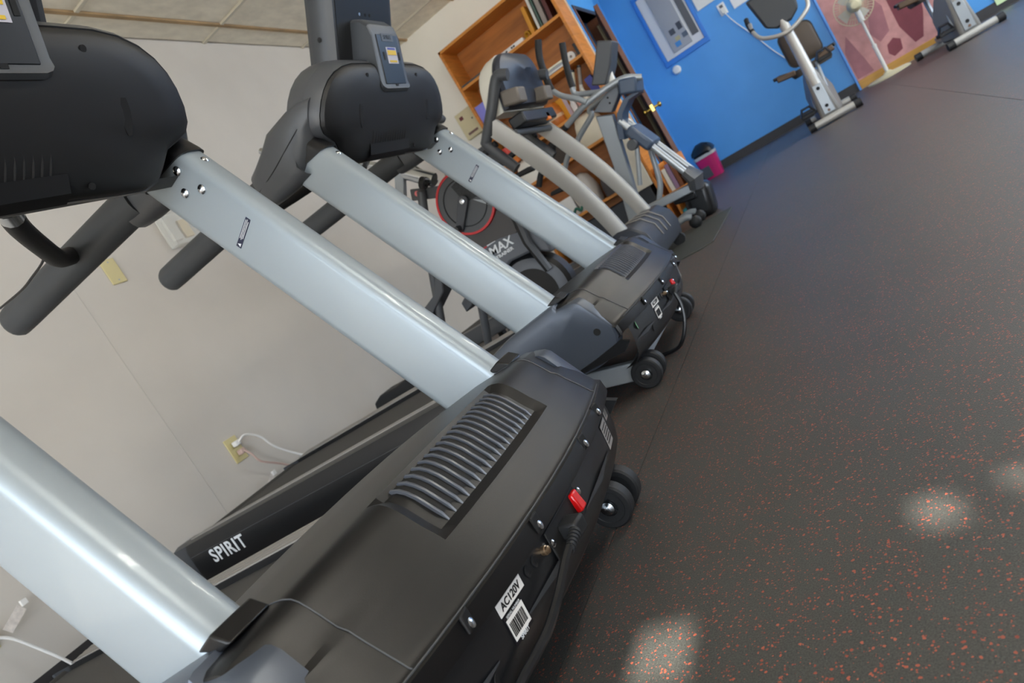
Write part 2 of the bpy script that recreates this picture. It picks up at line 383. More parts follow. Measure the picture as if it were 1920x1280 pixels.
    plug = MB().obox((.102, -.036, .170), (.03, .030, .024), (1,-.1,-.1)).ob('plug', M_rub, T, bevel=.004)
    rel = MB()
    for k in range(6): rel.lathe([(0,0),(.0095-.0006*k,0),(.0095-.0006*k,.004),(.006,.004),(.006,.006),(0,.006)], (.110, -.050-.0058*k, .169-.001*k), (.0,-1,-.2), 12)
    rel.ob('strain_relief', M_rub, plug)
    MB().lathe([(0,0),(.0065,0),(.0065,.006),(.005,.007),(.005,.010),(.003,.011),(0,.011)], (.0835, -.098, .181), (1,-.1,0), 10).ob('circuit_breaker', mat('bronze_metal', (176,150,120), .3, .9), T)
    for y in (-.122, -.142):
        MB().lathe([(.0045,0),(.008,0),(.008,.0012),(.0045,.0012)], (.0862+bow(y), y, .184), (1,-.64*y,0), 16).ob('round_port', M_dark, T)
    bx = lambda y: .0865+bow(y)
    def label(name, y, z, w, h, m, par, off=.0, tilt=0.0):
        d = Vector((-.64*y, 1, 0)).normalized(); n = Vector((d.y, -d.x, 0))
        c = Vector((bx(y)-.0035*(max(0, .172-z)/.025), y, z))+n*(.0012+off); n2 = Vector((n.x, n.y, -.10)).normalized()
        return MB().obox(c, (w, .0008, h), d, n2.cross(d)).ob(name, m, par, smooth=0), c, d, n2
    o, c, d, n = label('voltage_label', -.190, .1865, .058, .0165, M_paper, T)
    u = n.cross(d); u = u if u.z > 0 else -u
    text('voltage_lettering', 'AC120V', .0135, M_blkprint, c+n*.0008, d, u, o, .0002, bold=.0003, align='CENTER', sx=.95)
    o, c, d, n = label('serial_label', -.197, .1575, .042, .038, mat('black_label', (20,18,24), .4), T)
    MB().obox(c+n*.0006, (.038, .0006, .028), d, u).ob('label_field', M_paper, o, smooth=0)
    bars = MB(); rb = random.Random(5); xx = -.016
    while xx < .015:
        wd = rb.choice((.0006,.0010,.0015)); bars.obox(c+n*.0012+d*xx, (wd, .0003, .018), d, u); xx += wd+rb.choice((.0006,.001))
    bars.ob('barcode', M_blkprint, o, smooth=0)
    text('serial_lettering', 'SERIAL NUMBER', .0045, M_ltr, c+n*.001+u*.0166, d, u, o, .0001, align='CENTER')
    text('maker_lettering', 'SPIRIT', .0075, M_ltr, c+n*.001-u*.0166, d, u, o, .0001, bold=.0002, align='CENTER')
    for y, z, w, h in ((.285,.165,.05,.045), (.345,.182,.03,.02)):
        o, c, d, n = label('data_label', y, z, w, h, mat('grey_label', (150,146,144), .5), T)
        for q in range(5): MB().obox(c+n*.0007+u*(h*(.32-.15*q)), (w*.8, .0003, h*.05), d, u).ob('label_line', M_blkprint, o, smooth=0)
    o = MB().lathe([(0,0),(.011,0),(.011,.0006),(0,.0006)], (bx(-.345)+.0005, -.345, .180), (1,.22,0), 16).ob('check_sticker', mat('green_sticker', (130,190,140), .5), T)
    MB().lathe([(0,0),(.010,0),(.010,.0012),(0,.0012)], (bx(-.262)-.006, -.262, .136), (1,.16,-.3), 14).ob('rubber_plug', M_dark, T)
    # ---- moulded seam lines on the hood
    for y in (-.345, .345):
        mm = MB(); pts = [(x+bow(y)*w+.0004, y, z-.018*(y/.4)**2*(1 if z > .3 else .3)+.0004) for x, z, w in prof[3:20]]
        mm.tube(pts, .0009, 5); mm.ob('hood_seam', M_dgrey, T)
    mm = MB(); mm.tube([(.0935+bow(y), y, .2320-.0054*(y/.4)**2) for y in [-.39+.065*i for i in range(13)]], .0013, 5); mm.ob('hood_crease', M_dgrey, T)
    # ---- side caps
    cp = [(-.44,.150),(-.43,.262),(-.365,.300),(-.285,.324),(-.120,.350),(-.092,.352),(-.086,.338),(-.045,.338),(-.024,.332),(-.014,.323),(.036,.226),(.036,.196),(.028,.172),(.010,.147),(-.063,.130),(-.20,.128),(-.42,.140)]
    cxm, czm = -.15, .235
    for s in (-1, 1):
        def ring(y, k, dx=0):
            out = []
            for a, b in cp:
                x, z = cxm+(a-cxm)*k, czm+(b-czm)*k
                out.append((x, s*(y-(dx if z-.235 < (x+.15)*.62 else 0)), z))
            return out
        m = MB(); m.loft([ring(.395,.93), ring(.434,.93), ring(.441,.905), ring(.445,.85,.004), ring(.447,.6,.009), ring(.448,.2,.009)], True)
        c_ = m.ob('side_cap', M_cap, T, smooth=32)
        MB().prism([(-.24,.136),(.02,.150),(.045,.170),(.02,.182),(-.06,.164)], xz, s*.4445, s*.430).ob('cap_step', M_blk2, c_, smooth=0)
        MB().lathe([(0,0),(.010,0),(.010,.002),(0,.002)], (-.022, s*.4385, .228), (0,s,0), 14).ob('screw_hole', M_dark, c_)
        # small tongue beside the upright
        MB().prism([(-.128,.346),(-.092,.360),(-.070,.344),(-.092,.338)], xz, s*.345, s*.405).ob('cap_tongue', M_blk, c_, bevel=.003)
    # ---- uprights
    for s in (-1, 1):
        u0, u1 = Vector((-.128, 0, .352)), Vector((-.128+.0, 0, .352))
        b0, b1 = Vector((-.272,.0,.343)), Vector((-.115,.0,.366)); t0, t1 = Vector((-.632,0,1.045)), Vector((-.472,0,1.052))
        sec = rrect(1, .066, .024, 5)  # along chord (normalised) x thickness
        def rg(A, B):
            ch = (B-A); L = ch.length; out = []
            for a, y in rrect(L, .066, .024, 5): out.append(A + ch*(.5+a/L) + Vector((0, y+s*.372, 0)))
            return out
        # section perpendicular-ish: keep chord ends horizontal
        m = MB(); m.loft([rg(b0-(t0-b0)*.05, b1-(t1-b1)*.05), rg(b0, b1), rg(t0, t1)], True)
        up_ = m.ob('upright', M_silver, T, smooth=50)
        ax = (t0-b0).normalized()
        def on(f, g): return b0.lerp(b1, f).lerp(t0.lerp(t1, f), g)   # f across, g along
        sy = s*.339; fy = -s
        for px_, pz_ in ((-.508,1.029),(-.523,.985),(-.478,.968)):
            MB().lathe([(0,0),(.0105,0),(.0105,.002),(.0085,.004),(.005,.0062),(0,.007)], (px_, sy+fy*.0005, pz_), (0,fy,0), 18).ob('bolt', M_steel, up_)
        MB().lathe([(0,0),(.0105,0),(.0105,.003),(.008,.006),(.004,.0085),(0,.009)], (-.461, s*.372, 1.020), (.9,0,.42), 16).ob('bolt', M_steel, up_)
        p = Vector((-.447, sy, .846)); q = Vector((.89, 0, .455)); up3 = Vector((-.455, 0, .89)); q = q*(1 if s > 0 else -1)
        wl = MB().obox(p+Vector((0,fy*.0006,0)), (.072, .0010, .0125), q, up3).ob('warning_label', M_navy, up_, smooth=0)
        MB().add([p+Vector((0,fy*.0016,0))-q*.033+up3*a+q*b for a, b in ((-.0042,0),(-.0042,.008),(.0042,.004))], [(0,1,2)]).ob('warning_triangle', M_ltr, wl, smooth=0)
        for k, ln in enumerate((.046,.050,.042)):
            MB().obox(p+Vector((0,fy*.0013,0))+q*.008+up3*(.0034-.0034*k), (ln, .0004, .0013), q, up3).ob('warning_line', M_ltr, wl, smooth=0)
        # collar between upright and console
        c0a, c0b = on(-.02, .996), on(1.04, .996); c1a, c1b = on(.02, 1.09), on(.98, 1.13)
        def rg2(A, B, th):
            ch = (B-A); L = ch.length
            return [A + ch*(.5+a/L) + Vector((0, y+s*.372, 0)) for a, y in rrect(L, th, th*.38, 5)]
        m = MB(); m.loft([rg2(c0a, c0b, .078), rg2(on(-.02,1.012), on(1.04,1.012), .082), rg2(c1a, c1b, .074)], True); m.ob('upright_collar', M_blk, T, smooth=45)
    # ---- console: arched housing leaning away from the runner (lean dir Lc, rear normal Nc)
    Lc = Vector((.545,0,.838)); Nc = Vector((.838,0,-.545)); A0 = Vector((-.48,0,1.06))
    def K_(y, v, n): return A0 + Lc*v + Nc*n + Vector((0,y,0))
    half = [(0,.2225),(.12,.2225),(.20,.221),(.25,.213),(.293,.197),(.325,.176),(.350,.150),(.368,.120),(.380,.085),(.382,.055),(.372,.034),(.348,.020),(.318,.006),(.298,-.028),(.280,-.053),(.25,-.066),(.18,-.066),(.09,-.062),(0,-.060)]
    out_ = half + [(-y, v) for y, v in reversed(half[1:-1])]
    cv = .085
    def kr(sy_, sv_, n, dn=0.0): return [K_(y*sy_, cv+(v-cv)*sv_, n+dn*(v-cv)) for y, v in out_]
    m = MB(); m.loft([kr(1.0,1.0,-.004), kr(.985,.975,.006), kr(.94,.90,.014), kr(.80,.72,.022), kr(.5,.45,.027), kr(.15,.15,.029)], True)
    bp = m.ob('console_back_panel', M_panel, T, smooth=35)
    m = MB(); m.loft([kr(1.0,1.0,-.006), kr(1.012,1.02,-.004), kr(1.045,1.06,-.022), kr(1.06,1.085,-.052)], False)
    m.ob('console_rear_shell', M_dgrey, T, smooth=35)
    m = MB(); m.loft([kr(1.058,1.080,-.053), kr(1.05,1.07,-.085), kr(1.02,1.02,-.115), kr(.9,.9,-.122)], True); m.ob('console_face', M_dgrey, T, smooth=35)
    def hole(y, v, r=.0065):
        MB().lathe([(0,0),(r,0),(r,.003),(0,.003)], K_(y, v, .014-.02*(abs(y)/.38)**3+(.006 if abs(y) < .3 else 0)), Nc, 10).ob('screw_hole', M_dark, bp)
    for sg in (-1, 1):
        for y, v in ((.155,.190),(.272,.168),(.350,.068),(.115,-.040)): hole(sg*y, v)
        MB().loft([[K_(sg*(.213+a), v_, n_) for a, n_ in ((-w_,.012),(w_,.012),(w_*.8,.0265),(-w_,.0262))] for v_, w_ in ((.040,.004),(.055,.010),(.085,.012),(.108,.006))], True).ob('cup_recess', M_dark, bp, smooth=0)
    vs = None
    for i in range(14):
        y = -.155+.0155*i
        if vs is None:
            mm = MB(); mm.tube(spline([K_(0,.036,.0235),K_(0,.018,.0245),K_(-.003,0,.0235),K_(-.006,-.016,.021)], 3), .0030, 6); vs = mm.ob('speaker_vent', M_dark, bp); o = vs
        else: o = vs.copy(); COL.objects.link(o)
        o.location = (0, y, 0)
    m = MB(); m.loft([[K_(y, v, n_) for v, n_ in ((-.014,.020),(-.012,.026),(-.046,.024),(-.066,.006),(-.070,-.03))] for y in (-.175,-.165,.055,.070)], False, False); m.ob('console_tray', mat('tray_black', (12,12,14), .5), T, smooth=30)
    # underside of the console
    m = MB(); m.loft([[K_(y,-.050,-.004), K_(y,-.075,-.03), K_(y,-.085,-.08), K_(y,-.06,-.115)] for y in (-.36,-.30,-.15,.15,.30,.36)], False, False); m.ob('console_belly', M_blk, T, smooth=40)
    # bracket that carries the screen
    pf = [(.140,.030),(.150,.038),(.165,.030),(.307,.002),(.338,-.014),(.352,-.040),(.352,-.078),(.200,-.078),(.140,.005)]
    br = MB(); bw = .086
    def bring(y, k): return [K_(y, .25+(v-.25)*k, -.02+(n_+.02)*k) for v, n_ in pf]
    br.loft([bring(-bw,.90), bring(-bw+.007,.965), bring(-bw+.020,1.0), bring(bw-.020,1.0), bring(bw-.007,.965), bring(bw,.90)], True)
    bk = br.ob('screen_bracket', M_tv, T, smooth=30)
    d_ = (K_(0,.307,.002)-K_(0,.165,.030)).normalized(); n_ = Vector((d_.z,0,-d_.x))
    c0 = K_(0,.236,.016)
    MB().obox(c0+n_*.0010, (.126, .003, .150), (0,1,0), n_.cross(Vector((0,1,0)))).ob('bracket_cover', M_blk2, bk, bevel=.004)
    ud = d_
    def plate(name, dv, w, hgt, off, m_, par, y=0.0, bev=0.0): return MB().obox(c0+ud*dv+n_*off+Vector((0,y,0)), (w,.0012,hgt), (0,1,0), ud).ob(name, m_, par, smooth=0, bevel=bev)
    def obx(name, dv, w, hgt, off, m_, par, y=0.0):
        c_ = c0+ud*dv+n_*off+Vector((0,y,0)); Y = Vector((0,1,0))
        vv = [c_+Y*(a*w/2)+ud*(b*hgt/2)+n_*(e_*.0005) for e_ in (-1,1) for a, b in ((-1,-1),(1,-1),(1,1),(-1,1))]
        return MB().add(vv, [(3,2,1,0),(4,5,6,7),(0,1,5,4),(1,2,6,5),(2,3,7,6),(3,0,4,7)]).ob(name, m_, par, smooth=0)
    st = obx('bracket_sticker', .012, .062, .050, .0035, mat('sticker_lilac', (196,194,204), .5), bk, .008)
    obx('sticker_band', .020, .052, .014, .0046, mat('sticker_yellow', (228,192,50), .5), st, .008)
    obx('sticker_band', .032, .046, .005, .0046, mat('sticker_blue', (70,80,170), .5), st, .008)
    obx('sticker_band', -.006, .044, .006, .0046, mat('sticker_yellow', (228,192,50), .5), st, .008)
    for y in (-.040, .052): obx('strap_slot', .010, .010, .024, .0032, M_dark, bk, y)
    pk = obx('embossed_plate', .066, .070, .024, .0032, M_dgrey, bk)
    text('embossed_lettering', 'SPIRIT', .018, M_blk, c0+ud*.066+n_*.0040, (0,1,0), ud, pk, .0004, align='CENTER')
    obx('lock_hole', -.078, .014, .008, .0035, M_dark, bk)
    # ---- attached screen, leaning with the console
    A = K_(0, .205, -.073)
    def sring(y, k0, k1, dlt):
        return [A+Lc*a-Nc*b+Vector((0,y,0)) for a, b in ((k0,dlt),(k1,dlt),(k1,.098-dlt),(k0,.098-dlt))]
    m = MB(); m.loft([sring(-.186,.004,.37,.030), sring(-.180,0,.374,.016), sring(-.170,0,.374,.0), sring(.170,0,.374,.0), sring(.180,0,.374,.016), sring(.186,.004,.37,.030)], True)
    tv = m.ob('screen_housing', M_tv, T, smooth=25)
    def flat(name, y0, y1, v0, v1, off, m_):
        c4 = [A+Lc*v_+Nc*off+Vector((0,y_,0)) for y_, v_ in ((y0,v0),(y1,v0),(y1,v1),(y0,v1))]
        return MB().loft([c4, [p_-Nc*.004 for p_ in c4]], True).ob(name, m_, tv, smooth=0)
    flat('screen_back', -.158, .158, .01, .36, .002, M_blk2)
    flat('screen_glass', -.165, .165, .02, .355, -.0965, mat('screen_glass', (8,9,11), .08))
    for y in (-.03, .005, .03): MB().lathe([(0,0),(.005,0),(.005,.001),(0,.001)], A+Lc*.165+Nc*.0022+Vector((0,y,0)), Nc, 10).ob('port_hole', M_steel if y < -.02 else M_dark, tv)
    MB().lathe([(0,0),(.008,0),(.008,.001),(0,.001)], A+Lc*.085-Nc*.045+Vector((0,-.1865,0)), (0,-1,0), 12).ob('screw_hole', M_dark, tv)
    # ---- arms and handrails
    for s in (-1, 1):
        path = [(-.47,.370,1.130,.070),(-.50,.388,1.122,.082),(-.54,.399,1.112,.088),(-.58,.403,1.098,.088),(-.64,.401,1.080,.076),(-.70,.396,1.070,.064),(-.742,.391,1.066,.056),(-.752,.390,1.065,.046)]
        rings = []
        for i, (x, y, z, hh) in enumerate(path):
            a = path[max(i-1,0)]; b = path[min(i+1,len(path)-1)]; tx, tz = b[0]-a[0], b[2]-a[2]; tl = math.hypot(tx, tz); ux, uz = -tz/tl*-1, tx/tl*-1
            if i < 3: ux, uz = [(.545,.838),(.45,.893),(.36,.933)][i]
            th_ = .036 if i < 6 else (.034 if i < 7 else .024)
            rings.append([(x+ux*hh*math.sin(q), s*y+th_*math.copysign(abs(math.cos(q))**.7, math.cos(q)), z+uz*hh*math.sin(q)) for q in [2*PI*k/20 for k in range(20)]])
        m = MB(); m.loft(rings, True); shd = m.ob('handrail_shoulder', M_dgrey, T, smooth=50)
        MB().tube(spline([(-.50,s*.4245,1.130),(-.55,s*.4365,1.108),(-.64,s*.437,1.080),(-.735,s*.425,1.064)], 5), .0016, 5).ob('shoulder_seam', M_dark, shd)
        m = MB(); m.tube([(-.70,s*.388,1.066),(-.80,s*.384,1.064),(-1.27,s*.372,1.054),(-1.322,s*.371,1.053),(-1.336,s*.370,1.053),(-1.342,s*.370,1.052)], [.045,.045,.045,.044,.038,.026], 18, sx=.8); m.ob('handrail', M_grip, T, smooth=50)
        m = MB(); m.tube(spline([(-.68,s*.085,1.075),(-.74,s*.13,1.065),(-.83,s*.21,1.055),(-.91,s*.285,1.050),(-.945,s*.340,1.060)], 5), .022, 12); pg = m.ob('pulse_grip', M_rub, T, smooth=50)
        MB().tube([(-.655,s*.067,1.079),(-.69,s*.093,1.074)], .0235, 12).ob('grip_contact', M_steel, pg)
        MB().tube([(-.58,s*.03,1.07),(-.66,s*.07,1.08)], .020, 12).ob('grip_stem', M_blk2, pg)
    # ---- deck
    def zt(x): return z0 + tilt*(x+.3)
    m = MB(); m.loft([[(x,-.30,zt(x)-.012),(x,.30,zt(x)-.012),(x,.30,zt(x)-.04),(x,-.30,zt(x)-.04)] for x in (-.28,-2.06)], True); m.ob('running_belt', M_belt, T, smooth=0)
    for s in (-1, 1):
        prof_ = [(s*.30,-.004),(s*.30,.004),(s*.395,.008 if s < 0 else -.016),(s*.422,.000 if s < 0 else -.026),(s*.432,-.026),(s*.432,-.130),(s*.422,-.165),(s*.31,-.165)]
        m = MB(); m.loft([[(x,y,max(.012, zt(x)+z)) for y, z in prof_] for x in (-.33,-2.045)], True); rail = m.ob('side_rail', M_blk2, T, smooth=25)
        m = MB(); m.loft([[(x,y,zt(x)+z) for y, z in ((s*.431,-.048),(s*.4335,-.050),(s*.431,-.052))] for x in (-.44,-2.04)], False); m.ob('rail_groove', M_dgrey, rail)
        rb0 = None
        for k in range(4):
            y = s*(.310+.021*k)
            m = MB(); m.loft([[(x,y-s*.000,zt(x)+.003+.0009*k),(x,y+s*.0145,zt(x)+.004+.0009*k),(x,y+s*.0145,zt(x)+.0085+.0009*k),(x,y,zt(x)+.0075+.0009*k)] for x in (-.36,-2.04)], True)
            m.ob('foot_rail_rib', M_rib, rail, smooth=0)
        m = MB(); m.loft([[(x,y*kk,max(.012, zt(x)+z*1.02)) for y, z in prof_] for x, kk in ((-2.045,1.0),(-2.12,1.0),(-2.145,.985),(-2.15,.97))], True); m.ob('rail_end_cap', M_tv, rail, smooth=30)
        sd_ = (1,0,tilt)
        text('rail_lettering', 'SPIRIT', .078, M_ltr, (-1.925 if s < 0 else -1.66, s*.4325, zt(-1.9)-.088), (1 if s < 0 else -1, 0, tilt if s < 0 else -tilt), (0,0,1), rail, .0008, bold=.0016, sx=.98, space=1.12)
        MB().box(-2.06,-2.0,s*.34-.02,s*.34+.02,0,max(.02, zt(-2.0)-.10)).ob('rear_foot', M_rub, T, bevel=.004)
    MB().cyl((-2.09,-.31,zt(-2.09)-.03),(-2.09,.31,zt(-2.09)-.03),.028,16).ob('rear_roller', M_belt, T)
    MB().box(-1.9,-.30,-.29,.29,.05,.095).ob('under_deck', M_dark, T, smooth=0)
    # ---- lift arms and wheels
    for s in (-1, 1):
        q0, q1 = Vector((-.34, s*.30, .112)), Vector((-.012, s*.30, .050))
        MB().obox((q0+q1)/2, ((q1-q0).length, .030, .056), q1-q0).ob('lift_arm', M_gsil, T, bevel=.004)
        for yo in (-.030, .030):
            w = MB(); w.lathe([(.018,-.012),(.030,-.012),(.0315,-.0135),(.040,-.0135),(.0435,-.010),(.0435,.010),(.040,.0135),(.0315,.0135),(.030,.012),(.018,.012)], (0, s*.30+yo, .0435), (0,1,0), 32)
            wh = w.ob('wheel', M_rub, T, smooth=40)
            MB().lathe([(0,-.008),(.0305,-.008),(.0305,.008),(0,.008)], (0, s*.30+yo, .0435), (0,1,0), 24).ob('wheel_web', M_blk2, wh)
            for k in range(4):
                a = PI/4+k*PI/2; MB().obox((.022*math.cos(a), s*.30+yo, .0435+.022*math.sin(a)), (.018,.022,.003), (math.cos(a),0,math.sin(a)), (0,0,1) if abs(math.cos(a)) > .3 else (1,0,0)).ob('wheel_spoke', M_rub, wh, smooth=0)
            MB().lathe([(0,-.021),(.006,-.021),(.010,-.018),(.0125,-.017),(.0125,-.011),(0,-.011)], (0, s*.30+yo, .0435), (0,1,0), 6 if False else 18).ob('axle_bolt', M_steel, wh)
    MB().obox((-.03,0,.062), (.03,.55,.03), (1,0,0)).ob('lift_crossbar', M_gsil, T, bevel=.003)
    return T
GT = 'matching silver and black treadmills'
T0 = make_treadmill((-.59, .80, 0), 'treadmill whose vented black motor hood carries the readable AC120V label', GT, .230, .064)
T1 = make_treadmill((-.672, 2.125, 0), 'treadmill whose whole black console and sticker bracket are in view', GT, .250, .036)

# ------------------------------------------------------------------ power cords of the treadmills
def cord(name, pts, r, m, label, n=8, grp=None):
    return tag(MB().tube(spline(pts, n), r, 8).ob(name, m), label, 'power cord', grp)
for t, lab in ((T0, 'black power cord hanging from the red-switched panel under the AC120V label'), (T1, 'black power cord looping to the floor under the treadmill with the sticker bracket')):
    L = t.location
    cord('power_cord', [L+Vector(p) for p in ((.110,-.080,.166),(.106,-.104,.158),(.099,-.14,.141),(.092,-.182,.128),(.080,-.21,.119),(.064,-.255,.108),(.03,-.32,.06),(-.02,-.38,.010))] if t is T0 else
         [L+Vector(p) for p in ((.110,-.080,.166),(.112,-.090,.125),(.098,-.105,.075),(.066,-.112,.030),(.022,-.090,.008),(-.08,-.07,.008))], .0062, M_blk2, lab)
tag(MB().tube(spline([T0.location+Vector(p) for p in ((-.80,.20,1.19),(-.886,.26,1.179),(-.892,.26,1.135),(-.901,.26,1.077),(-.927,.26,1.057),(-.993,.26,1.049),(-1.054,.26,1.045),(-1.164,.26,1.051))], 6), .0028, 6).ob('headphone_cable', M_blk2), 'thin black cable dangling below the cut-off console at the picture corner', 'cable')

# ------------------------------------------------------------------ older treadmill with curved uprights
G = thing('treadmill', 'older treadmill with two curved pale uprights and a rounded dark console', 'treadmill', (-1.1, 4.12, 0))
def g(x, y, z): return (x+1.1, y-4.12, z)
for y in (3.78, 4.46):
    up_ = [(-1.421,1.184),(-1.292,.917),(-1.192,.673),(-1.127,.461),(-1.086,.287)]
    lo_ = [(-1.500,1.123),(-1.425,.965),(-1.290,.660),(-1.218,.459),(-1.175,.290)]
    U_ = spline([(a,0,b) for a, b in up_], 5); L_ = spline([(a,0,b) for a, b in lo_], 5)
    m = MB(); m.loft([[g(p.x,y-.028,p.z), g(p.x-.006,y+.022,p.z), g(p.x-.02,y+.030,p.z), g(q.x+.015,y+.030,q.z), g(q.x,y+.022,q.z), g(q.x,y-.028,q.z), g(q.x+.015,y-.034,q.z), g(p.x-.02,y-.034,p.z)] for p, q in zip(U_, L_)], True)
    m.ob('upright', M_taupe, G, smooth=35)
    s = -1 if y < 4 else 1
    m = MB(); m.tube(spline([g(-1.24,y,1.345),g(-1.295,y,1.37),g(-1.345,y,1.33),g(-1.41,y,1.258),g(-1.536,y,1.131),g(-1.55,y,1.09),g(-1.47,y,.90)], 4), .032, 10); m.ob('side_arm', M_dgrey, G)
    m = MB(); m.tube([g(-1.50,y,1.08),g(-2.0,y,1.03)], .02, 10); m.ob('handrail', M_rub, G)
    MB().loft([[g(x,y+s*a,z+b) for a, b in ((-.05,0),(.05,0),(.06,-.02),(.06,-.10),(-.05,-.10))] for x, z in ((-1.2,.245),(-2.50,.225))], True).ob('side_rail', M_dgrey, G, bevel=.006)
MB().cyl(g(-1.375,3.78,1.068), g(-1.392,4.46,1.062), .020, 14).ob('crossbar', M_dgrey, G)
MB().box(*[v for v in (-2.50+1.1,-1.2+1.1,-.33,.33,.14,.222)]).ob('running_belt', M_belt, G, smooth=0)
def arc2(hw, zt, zb, r): 
    p = [(hw-r+r*math.cos(PI/2*k/6), zt-r*.9+r*.9*math.sin(PI/2*k/6)) for k in range(7)]
    return p + [(-a, b) for a, b in reversed(p)] + [(-hw*.96, zb), (hw*.96, zb)]
oc = arc2(.36, 1.512, 1.205, .20)
def cr2(x0, k, sl=0): return [g(x0+(z-1.3)*sl, 4.17+y*k, 1.36+(z-1.36)*k) for y, z in oc]
m = MB(); m.loft([cr2(-1.47,.93,.25), cr2(-1.43,1.0,.25), cr2(-1.36,1.02,.25)], True); m.ob('console_shell', mat('cream_shell', (226,222,208), .45), G, smooth=30)
m = MB(); m.loft([cr2(-1.36,.99,.25), cr2(-1.33,.99,.2), cr2(-1.31,.93,.2), cr2(-1.285,.6,.2), cr2(-1.28,.2,.2)], True); m.ob('console_back', mat('console_navy_black', (40,44,54), .4), G, smooth=30)
for y in (3.86, 4.33):
    MB().obox(g(-1.30,y,1.245), (.11,.13,.085), (1,0,-.3)).ob('cup_holder', mat('warm_grey_plastic', (112,104,94), .5), G, bevel=.012)
MB().obox(g(-1.34,4.1,1.12), (.10,.56,.07), (1,0,0)).ob('console_bridge', M_blk2, G, bevel=.01)
MB().obox(g(-1.30,4.22,1.10), (.02,.06,.05), (1,0,0)).ob('safety_key', M_orange, G, bevel=.004)
hp = [(-1.27,.16),(-1.25,.285),(-1.14,.305),(-1.06,.292),(-1.00,.225),(-.985,.150),(-1.00,.06),(-1.2,.05)]
m = MB(); m.loft([[g(a,y,b) for a, b in hp] for y in (3.73,4.52)], True); hd = m.ob('motor_hood', mat('hood_slate', (50,54,62), .4), G, bevel=.012)
for y in (3.98, 4.10, 4.22): MB().tube([g(a+.004,y,b+.004) for a, b in hp[1:6]], .004, 6).ob('hood_rib', M_rib, hd)
for y in (3.80, 4.42): MB().lathe([(0,-.014),(.04,-.014),(.04,.014),(0,.014)], g(-1.02,y,.04), (0,1,0), 16).ob('wheel', M_rub, G)
for y in (3.80, 4.42): MB().box(-1.38,-1.34,y-4.12-.03,y-4.12+.03,0,.15).ob('rear_foot', M_rub, G)

mt = MB(); mt.prism([(-2.62+.06,3.79),(-.80,3.79),(-.735,3.85),(-.727,4.94),(-2.56,4.94)], xy, 0, .006)
tag(mt.ob('floor_mat', mat('dark_green_mat', (62,64,58), .6, var=.1, vscale=6), bevel=.002), 'thin dark mat under the older treadmill, a corner cut off', 'mat')

# ------------------------------------------------------------------ upright interval trainer with the red ringed disc
X = thing('elliptical_trainer', 'black and grey trainer with a red ringed crank disc behind the uprights', 'exercise machine', (-1.5, 2.95, 0))
def h(x, z, d=0.0): return (x+1.5, d, z)
MB().lathe([(0,0),(.146,0),(.150,.006),(.150,.16),(0,.16)], h(-1.453,.822,.0), (0,1,0), 48).ob('crank_disc', M_dgrey, X)
MB().lathe([(.140,-.004),(.150,-.004),(.152,0),(.152,.012),(.140,.012)], h(-1.453,.822,.0), (0,1,0), 48).ob('red_ring', M_redring, X)
MB().lathe([(.108,-.003),(.112,-.003),(.112,.004),(.108,.004)], h(-1.453,.822,.0), (0,1,0), 40).ob('disc_groove', M_dark, X)
m = MB(); m.prism([(.0,.0),(-.02,.095),(.03,.104),(.075,.075),(.10,.03),(.104,-.01)], lambda a, b, d: h(-1.453+a,.822+b,d), -.0015, .004); m.ob('mesh_panel', mat('perforated_mesh', (34,36,38), .6, var=.5, vscale=120), X, smooth=0)
m = MB(); m.prism([(.02,.07),(.06,.045),(.075,.01)], lambda a, b, d: h(-1.43+a,.745+b,d), -.002, .004); m.ob('disc_window', M_gsil, X, smooth=0)
cr0, cr1 = Vector(h(-1.450,.832,-.022)), Vector(h(-1.538,.735,-.022)); dd = (cr1-cr0).normalized(); pp = Vector((dd.z,0,-dd.x))
ring = [cr0+pp*(.026*math.cos(a))-dd*(.026*math.sin(a)) for a in [PI*k/8 for k in range(9)]] + [cr1-pp*(.019*math.cos(a))+dd*(.019*math.sin(a)) for a in [PI*k/8 for k in range(9)]]
m = MB(); m.loft([[p for p in ring], [p+Vector((0,.018,0)) for p in ring]], True); ca = m.ob('crank_arm', mat('dark_grey_metal', (70,72,76), .4, .4), X, bevel=.003)
MB().lathe([(0,0),(.012,0),(.012,.006),(0,.008)], cr0+Vector((0,-.002,0)), (0,-1,0), 14).ob('crank_bolt', M_steel, ca)
MB().cyl(cr1+Vector((0,-.04,0)), cr1+Vector((0,.05,0)), .016, 12).ob('crank_pin', M_blk2, X)
sh = [(-1.33,.97),(-1.245,.78),(-1.20,.60),(-1.21,.42),(-1.30,.47),(-1.42,.48),(-1.545,.42),(-1.585,.55),(-1.60,.75),(-1.56,.92)]
m = MB(); m.prism(sh, lambda a, b, d: h(a,b,d), .02, .17); m.ob('shroud', mat('shroud_grey', (92,95,100), .45), X, bevel=.012)
m = MB(); m.prism([(-1.31,.70),(-1.265,.62),(-1.315,.58),(-1.40,.60),(-1.50,.605),(-1.56,.66),(-1.60,.70),(-1.58,.80)], lambda a, b, d: h(a,b,d), .012, .03); m.ob('shroud_band', mat('shroud_brown_grey', (62,58,56), .45), X, smooth=0)
MB().lathe([(0,0),(.012,0),(.012,.004),(0,.004)], h(-1.292,.60,.008), (0,-1,0), 14).ob('screw_hole', M_dark, X)
lg = text('logo_lettering', 'MAX', .060, M_ltr, h(-1.490,.562,.018), (1,0,.02), (.0,0,1), X, .001, shear=.15, bold=.0012, sx=1.05)
text('logo_lettering_small', 'TRAINER', .022, M_ltr, h(-1.470,.528,.018), (1,0,.02), (0,0,1), X, .001, bold=.0006, sx=1.15)
MB().obox(h(-1.455,.601,.018), (.05,.002,.006), (1,0,.02)).ob('logo_bar', M_ltr, X, smooth=0)
